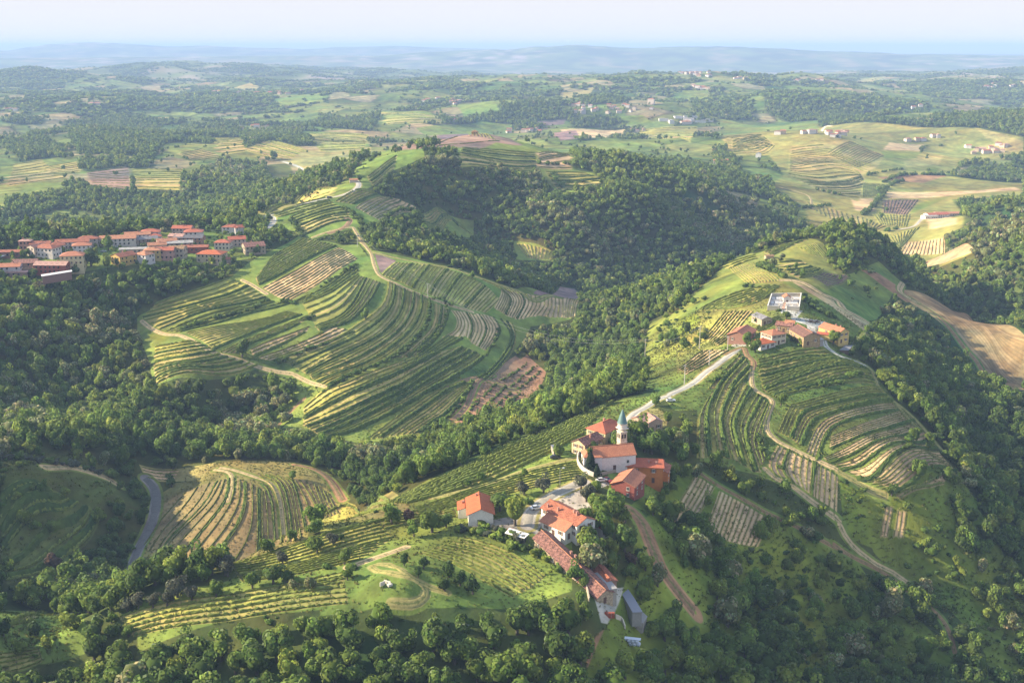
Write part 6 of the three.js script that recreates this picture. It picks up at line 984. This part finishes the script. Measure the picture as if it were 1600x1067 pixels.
// ---- far hamlets: [x, y] middle, spread, how many, what they are
const smallWalls = ['#d6d0ca', '#cdbfae', '#d8d4d0', '#c8b49a', '#d2c6bc'], smallRoofs = ['coral', 'red', 'brick', 'pink', 'old'];
function hamlet(px, py, sx, sy, n, label, group, o = {}) {
  for (let i = 0; i < n; i++) {
    const p = at(px + R(-sx, sx), py + R(-sy, sy)), D = Math.hypot(p.x, p.z), big = o.big ?? 1, L = R(9, 15) * big * (D > 3500 ? 1.3 : 1), W = R(7, 10) * Math.min(big, 1.6) * (D > 3500 ? 1.25 : 1), g = new THREE.Group();
    body(g, { yaw: R(-0.5, 0.5) + (rnd() < 0.25 ? 1.3 : 0), L, W, eave: R(4.5, 7) * (o.tall ?? 1), rise: o.flat ? 0.5 : R(1.4, 2), hip: rnd() < 0.4, wall: o.wall ?? pick(smallWalls), roof: o.roof ?? pick(smallRoofs), win: D > 1900 ? 0 : undefined, chim: [], foot: 5 }, p, p, 1);
    g.position.copy(p); shade(g); addThing(g, o.name ?? 'house', label, o.category ?? 'house', group);
  }
}
hamlet(690, 158, 32, 5, 11, 'tiny red-roofed house in the hamlet left of the picture centre', 'houses of the hamlet left of the picture centre'); hamlet(400, 146, 75, 4, 14, 'tiny house in the string of houses on the hazy left hillside', 'houses strung along the hazy left hillside'); hamlet(145, 163, 8, 2, 4, 'tiny house of the small farm group in the hazy left', 'houses of the farm group in the hazy left'); hamlet(15, 172, 10, 2, 3, 'tiny house by the left edge of the hazy hills', 'houses by the left edge of the hazy hills'); hamlet(405, 201, 75, 3, 12, 'small house along the lane in the left valley', 'houses along the lane in the left valley'); hamlet(700, 187, 28, 3, 6, 'small house above the purple-brown hilltop vineyard', 'houses above the purple-brown hilltop'); hamlet(1078, 117, 32, 3, 22, 'tiny house of the hilltop village near the right centre', 'houses of the hilltop village'); hamlet(1095, 137, 20, 3, 9, 'tiny house on the slope below the hilltop village', 'houses below the hilltop village'); hamlet(1160, 122, 14, 2, 5, 'tiny house right of the hilltop village', 'houses right of the hilltop village');
hamlet(960, 170, 80, 7, 24, 'small house of the village left of the winery sheds', 'houses of the village left of the winery sheds'); hamlet(1016, 163, 5, 2, 1, 'tall pale building in the village left of the winery sheds', 'tall building of the far village', { tall: 2.2, wall: '#d8c8bc', big: 1.3 }); hamlet(905, 174, 8, 2, 2, 'large grey building at the end of the far village', 'large grey buildings of the far village', { big: 2.0, wall: '#bcb8b6', roof: 'pale' }); hamlet(1070, 188, 42, 5, 12, 'large pale-roofed shed of the far winery', 'sheds of the far winery', { big: 2.0, flat: true, roof: 'pale', wall: '#d8d6d4', name: 'winery_shed', category: 'shed' }); hamlet(1060, 192, 14, 2, 2, 'long red-roofed hall in front of the far winery', 'red-roofed halls of the far winery', { big: 2.6, roof: 'coral', name: 'winery_hall', category: 'hall' });
hamlet(1310, 211, 18, 4, 9, 'red-roofed house above the big terraced hill', 'houses above the big terraced hill'); hamlet(1225, 211, 10, 2, 2, 'white house by the far road', 'white houses by the far road'); hamlet(1265, 209, 10, 2, 3, 'pale farm left of the hamlet on the terraced hill', 'farm houses left of the terraced hill'); hamlet(1430, 219, 16, 2, 4, 'low red-roofed farm on the open plain at the right', 'farm houses on the open plain'); hamlet(1463, 213, 6, 2, 2, 'bright red-roofed building on the open plain at the right', 'red-roofed buildings on the open plain'); hamlet(1542, 234, 40, 7, 14, 'house of the village at the right edge', 'houses of the village at the right edge'); hamlet(1130, 253, 12, 4, 4, 'orange-roofed house at the edge of the dark wood', 'houses at the edge of the dark wood'); hamlet(1143, 272, 8, 3, 2, 'half-hidden house in the trees of the right valley', 'half-hidden houses of the right valley'); hamlet(1187, 246, 3, 1, 1, 'white shed left of the big terraced hill', 'white shed', { wall: '#e0dedc', roof: 'pale' });
hamlet(820, 204, 28, 4, 11, 'house of the hamlet beyond the wooded hill', 'houses of the hamlet beyond the wooded hill'); hamlet(1000, 206, 14, 2, 3, 'low house in the fields before the winery', 'houses in the fields before the winery'); hamlet(1560, 135, 26, 3, 8, 'tiny pale house on the far right ridge', 'houses on the far right ridge'); hamlet(1265, 125, 22, 2, 4, 'tiny farm on the hills right of the hilltop village', 'farms on the far hills'); hamlet(1436, 168, 10, 3, 2, 'house among the woods at the far right', 'houses in the far right woods'); hamlet(743, 210, 2, 1, 1, 'ochre house on top of the purple-brown vineyard', 'ochre hilltop house', { wall: '#c8a468', roof: 'tan', big: 0.7, tall: 0.5 });
house('long white winery with red roofs at the head of the right valley', [{ k: 'O', c: '1165,490', turn: 12, L: 30, W: 14, eave: 5, rise: 1.8, hip: false, wall: '#dedad6', roof: 'red', foot: 6 }, { k: 'O', c: '1230,485', turn: 6, L: 40, W: 13, eave: 4, rise: 1.6, wall: '#ccb8ac', roof: 'coral', foot: 6 }, { k: 'O', c: '1130,500', turn: 10, L: 18, W: 12, eave: 4, rise: 0.8, wall: '#e0dedc', roof: 'pale', foot: 6 }], 1, { name: 'winery', category: 'winery' });
house('small hut at the white ridge road bend', [{ k: 'D', c: '765,354', turn: 10, L: 8, W: 5, eave: 2.6, rise: 0.9, wall: '#c8b8a4', roof: 'coral', win: 0 }], 1, { name: 'hut', category: 'hut' });

// ------------------------------------------------------------------ cars, poles, wires and small things
function carProto(color, van) {
  const g = new THREE.Group(), L = van ? 4.8 : 4.1, W = 1.72, prof = new THREE.Shape();
  const pts = van ? [[-2.4, 0.35], [2.3, 0.35], [2.4, 0.9], [1.7, 1.15], [1.2, 1.9], [-2.3, 1.95], [-2.4, 0.9]] : [[-2.05, 0.35], [2.0, 0.35], [2.05, 0.7], [1.2, 0.86], [0.6, 0.92], [-1.5, 0.95], [-2.05, 0.85]];
  pts.forEach(([x, y], i) => (i ? prof.lineTo(x, y) : prof.moveTo(x, y)));
  const paintM = mat('car' + color, () => new THREE.MeshPhysicalMaterial({ color, roughness: 0.35, metalness: 0.2, clearcoat: 0.7 }));
  part('body', new THREE.ExtrudeGeometry(prof, { depth: W - 0.16, bevelEnabled: true, bevelSize: 0.08, bevelThickness: 0.08, bevelSegments: 2 }).translate(0, 0, -(W - 0.16) / 2), paintM, g);
  if (!van) { const cab = new THREE.Shape(); [[-1.6, 0.9], [0.95, 0.9], [0.3, 1.42], [-1.25, 1.42]].forEach(([x, y], i) => (i ? cab.lineTo(x, y) : cab.moveTo(x, y))); part('windows', new THREE.ExtrudeGeometry(cab, { depth: W - 0.34, bevelEnabled: true, bevelSize: 0.05, bevelThickness: 0.05, bevelSegments: 1 }).translate(0, 0, -(W - 0.34) / 2), paneMat, g).name = 'cabin_glass'; part('roof', new THREE.BoxGeometry(1.5, 0.06, W - 0.38).translate(-0.48, 1.47, 0), paintM, g); } else part('windscreen', new THREE.BoxGeometry(0.06, 0.7, W - 0.3).rotateZ(0.6).translate(1.52, 1.5, 0), paneMat, g);
  for (const x of [-1.3, 1.3]) for (const s of [-1, 1]) { const wh = part('wheel', new THREE.CylinderGeometry(0.33, 0.33, 0.22, 12).rotateX(Math.PI / 2), plainMat('#1c1c1c', 0.9), g); wh.position.set(x, 0.33, s * (W / 2 - 0.08)); part('rim', new THREE.CylinderGeometry(0.2, 0.2, 0.24, 8).rotateX(Math.PI / 2), plainMat('#9a9a9c', 0.4, 0.8), wh); }
  return shade(g);
}
for (const [k, s, turn, color, label, van] of [['X', '440,832', 20, '#d8d4cc', 'white car parked before the church wall'], ['X', '495,832', -50, '#8e1c20', 'dark red car parked before the church wall'], ['K', '1190,520', 4, '#2a2c30', 'dark car beside the grey shed above the vines'], ['Y', '850,345', 20, '#c2c6ca', 'silver car in the courtyard of the large white house'], ['Y', '265,458', 5, '#d2d2d0', 'white car in front of the white house'], ['Y', '620,577', -15, '#b03028', 'red car under the white carport'], ['T', '1035,445', 2, '#3a3034', 'dark car in the yard of the yellow house'], ['T', '1090,447', 2, '#5a4a3c', 'brown car next to the dark car'], ['X', '1120,48', 8, '#e0dedc', 'white car on the field edge above the church', 0], ['D', '600,490', 0, '#2c3038', 'dark van on the white ridge road', 1], ['R', '160,372', 20, '#d6d8da', 'white van at the left end of the village', 1], ['R', '1290,352', 10, '#c8ccd0', 'silver car beside the dark village tree'], ['R', '1470,292', 5, '#d8d8d8', 'white car at the foot of the long coral roof'], ['G', '42,122', 10, '#e4e2de', 'white vehicle at the left edge on the olive ridge', 1]]) {
  const p = ground(k, s)[0], c = carProto(color, van); c.position.copy(p); c.position.y += 0.16; c.rotation.y = turn * Math.PI / 180; addThing(c, van ? 'van' : 'car', label, van ? 'van' : 'car');
}
function pole(k, s, h, label, arms = 1) {
  const p = ground(k, s)[0], g = new THREE.Group(), grey = plainMat('#b4aea2', 0.9);
  part('mast', new THREE.CylinderGeometry(0.13, 0.24, h + 1, 8).translate(0, h / 2 - 0.5, 0), grey, g);
  for (let a = 0; a < arms; a++) { const arm = part('crossarm', new THREE.BoxGeometry(2.4, 0.16, 0.16).translate(0, h - 0.5 - a * 1.1, 0), grey, g); for (const x of [-1.05, 0, 1.05]) part('insulator', new THREE.CylinderGeometry(0.07, 0.09, 0.35, 6).translate(x, h - 0.24 - a * 1.1, 0), plainMat('#6c5248', 0.3), arm); }
  g.position.copy(p); g.rotation.y = 0.4; shade(g); addThing(g, 'power_pole', label, 'power pole'); return p.clone().setY(p.y + h - 0.1);
}
const poleA = pole('D', '793,825', 11, 'concrete power pole at the hill crossroads'), poleB = pole('C', '482,418', 10, 'concrete power pole beside the hill track', 2), poleC = pole('V', '1416,925', 13, 'power pole with a wide crossarm among the valley trees', 1), poleD = pole('N', '147,822', 13, 'pale power pole left of the hamlet house', 2), poleE = pole('N', '343,835', 8, 'short pole at the road junction'), poleF = pole('E', '132,270', 10, 'slim pole on the grassy bank left of the road'), poleG = pole('E', '304,135', 8, 'slim pole above the road');
function wire(a, b, sag, label, dz = 0) {
  const pts = times(15, (i) => { const t = i / 14; return V3(lerp(a.x, b.x, t) + dz, lerp(a.y, b.y, t) - sag * 4 * t * (1 - t), lerp(a.z, b.z, t) + dz); });
  const m = new THREE.Mesh(new THREE.TubeGeometry(new THREE.CatmullRomCurve3(pts), 28, 0.045, 4), plainMat('#8c8a86', 0.6)); shade(m); addThing(m, 'power_line', label, 'power line');
}
wire(poleA, poleB, 3, 'power line from the hill crossroads to the pole by the track'); wire(poleB, poleC, 14, 'power line across the valley wood'); wire(poleB.clone().add(V3(0, -1.1, 0)), poleC.clone().add(V3(0, -0.8, 0)), 15.5, 'lower power line across the valley wood', 0.8); wire(poleC, poleD, 4, 'power line from the valley trees to the hamlet'); wire(poleD, poleE, 1.2, 'power line between the two hamlet poles');
{ // street lamp on the lower church road
  const p = ground('K', '1222,712')[0], g = new THREE.Group(), grey = plainMat('#a8a8a4', 0.5, 0.6);
  part('post', new THREE.CylinderGeometry(0.07, 0.11, 7.5, 8).translate(0, 3.5, 0), grey, g); part('arm', new THREE.CylinderGeometry(0.05, 0.05, 1.4, 6).rotateZ(1.35).translate(0.65, 7.3, 0), grey, g); part('lamp_head', new THREE.SphereGeometry(0.3, 10, 8).scale(1.6, 0.5, 1).translate(1.3, 7.4, 0), plainMat('#d4d4d0', 0.4), g);
  g.position.copy(p); shade(g); addThing(g, 'street_lamp', 'tall street lamp among the vines by the church road', 'street lamp');
}
{ // concrete frame on the mound
  const c = at(603, 913), g = new THREE.Group(), m = wallMat('#d9d2c4');
  const a = part('leaning_wall', new THREE.BoxGeometry(2.4, 1.7, 0.3).translate(-0.6, 0.6, 0), m, g); a.rotation.y = 0.75; a.position.set(-0.9, 0, 0.2);
  const b = part('long_wall', new THREE.BoxGeometry(3.2, 1.7, 0.3).translate(0, 0.6, 0), m, g); b.rotation.y = -0.55; b.position.set(0.5, 0, -0.3);
  const s = part('stone_block', new THREE.BoxGeometry(1.9, 0.9, 1.4).translate(0, 0.3, 0), m, g); s.rotation.y = 0.7; s.position.set(1.5, 0, 1.0);
  g.position.copy(c); g.scale.setScalar(0.78); shade(g); addThing(g, 'monument', 'white angular concrete monument on the round mound', 'monument');
}
{ // wrapped bales in a row, and pallets of bricks
  const p = ground('Z', '755,1010')[0], g = new THREE.Group();
  for (let i = 0; i < 5; i++) { const b = part('bale', new THREE.CapsuleGeometry(0.72, 0.5, 4, 12).rotateX(Math.PI / 2), plainMat(i % 2 ? '#c6cad0' : '#b4bac4', 0.45), g); b.position.set(i * 1.25 - 2.6, 0.7, 0); b.rotation.y = R(-0.15, 0.15); }
  for (let i = 0; i < 4; i++) { const b = part('bale', new THREE.CapsuleGeometry(0.7, 0.4, 4, 12).rotateX(Math.PI / 2), plainMat('#bcc2ca', 0.45), g); b.position.set(i * 1.25 - 1.9, 1.75, 0.05); b.rotation.y = R(-0.2, 0.2); }
  part('tarpaulin', new THREE.BoxGeometry(6.2, 0.08, 1.5).translate(0, 2.45, 0), plainMat('#c8ccd2', 0.5), g);
  g.position.copy(p); g.rotation.y = -0.22; shade(g); addThing(g, 'bale_stack', 'pale plastic-wrapped bales under a sheet in the clearing at the bottom', 'bale stack');
  const q = ground('Z', '595,800')[0], h = new THREE.Group();
  for (let i = 0; i < 3; i++) for (let j = 0; j < 2; j++) { const b = part('brick_pack', new THREE.BoxGeometry(1.0, 0.9, 0.9), wallMat('#a8563c', 'brick'), h); b.position.set(i * 1.06 - 1.06, 0.45 + j * 0.92, (i % 2) * 0.1); }
  h.position.copy(q); h.rotation.y = -0.1; shade(h); addThing(h, 'brick_stack', 'stack of orange bricks by the end of the farm building', 'brick stack');
}
renderer.render(scene, camera);
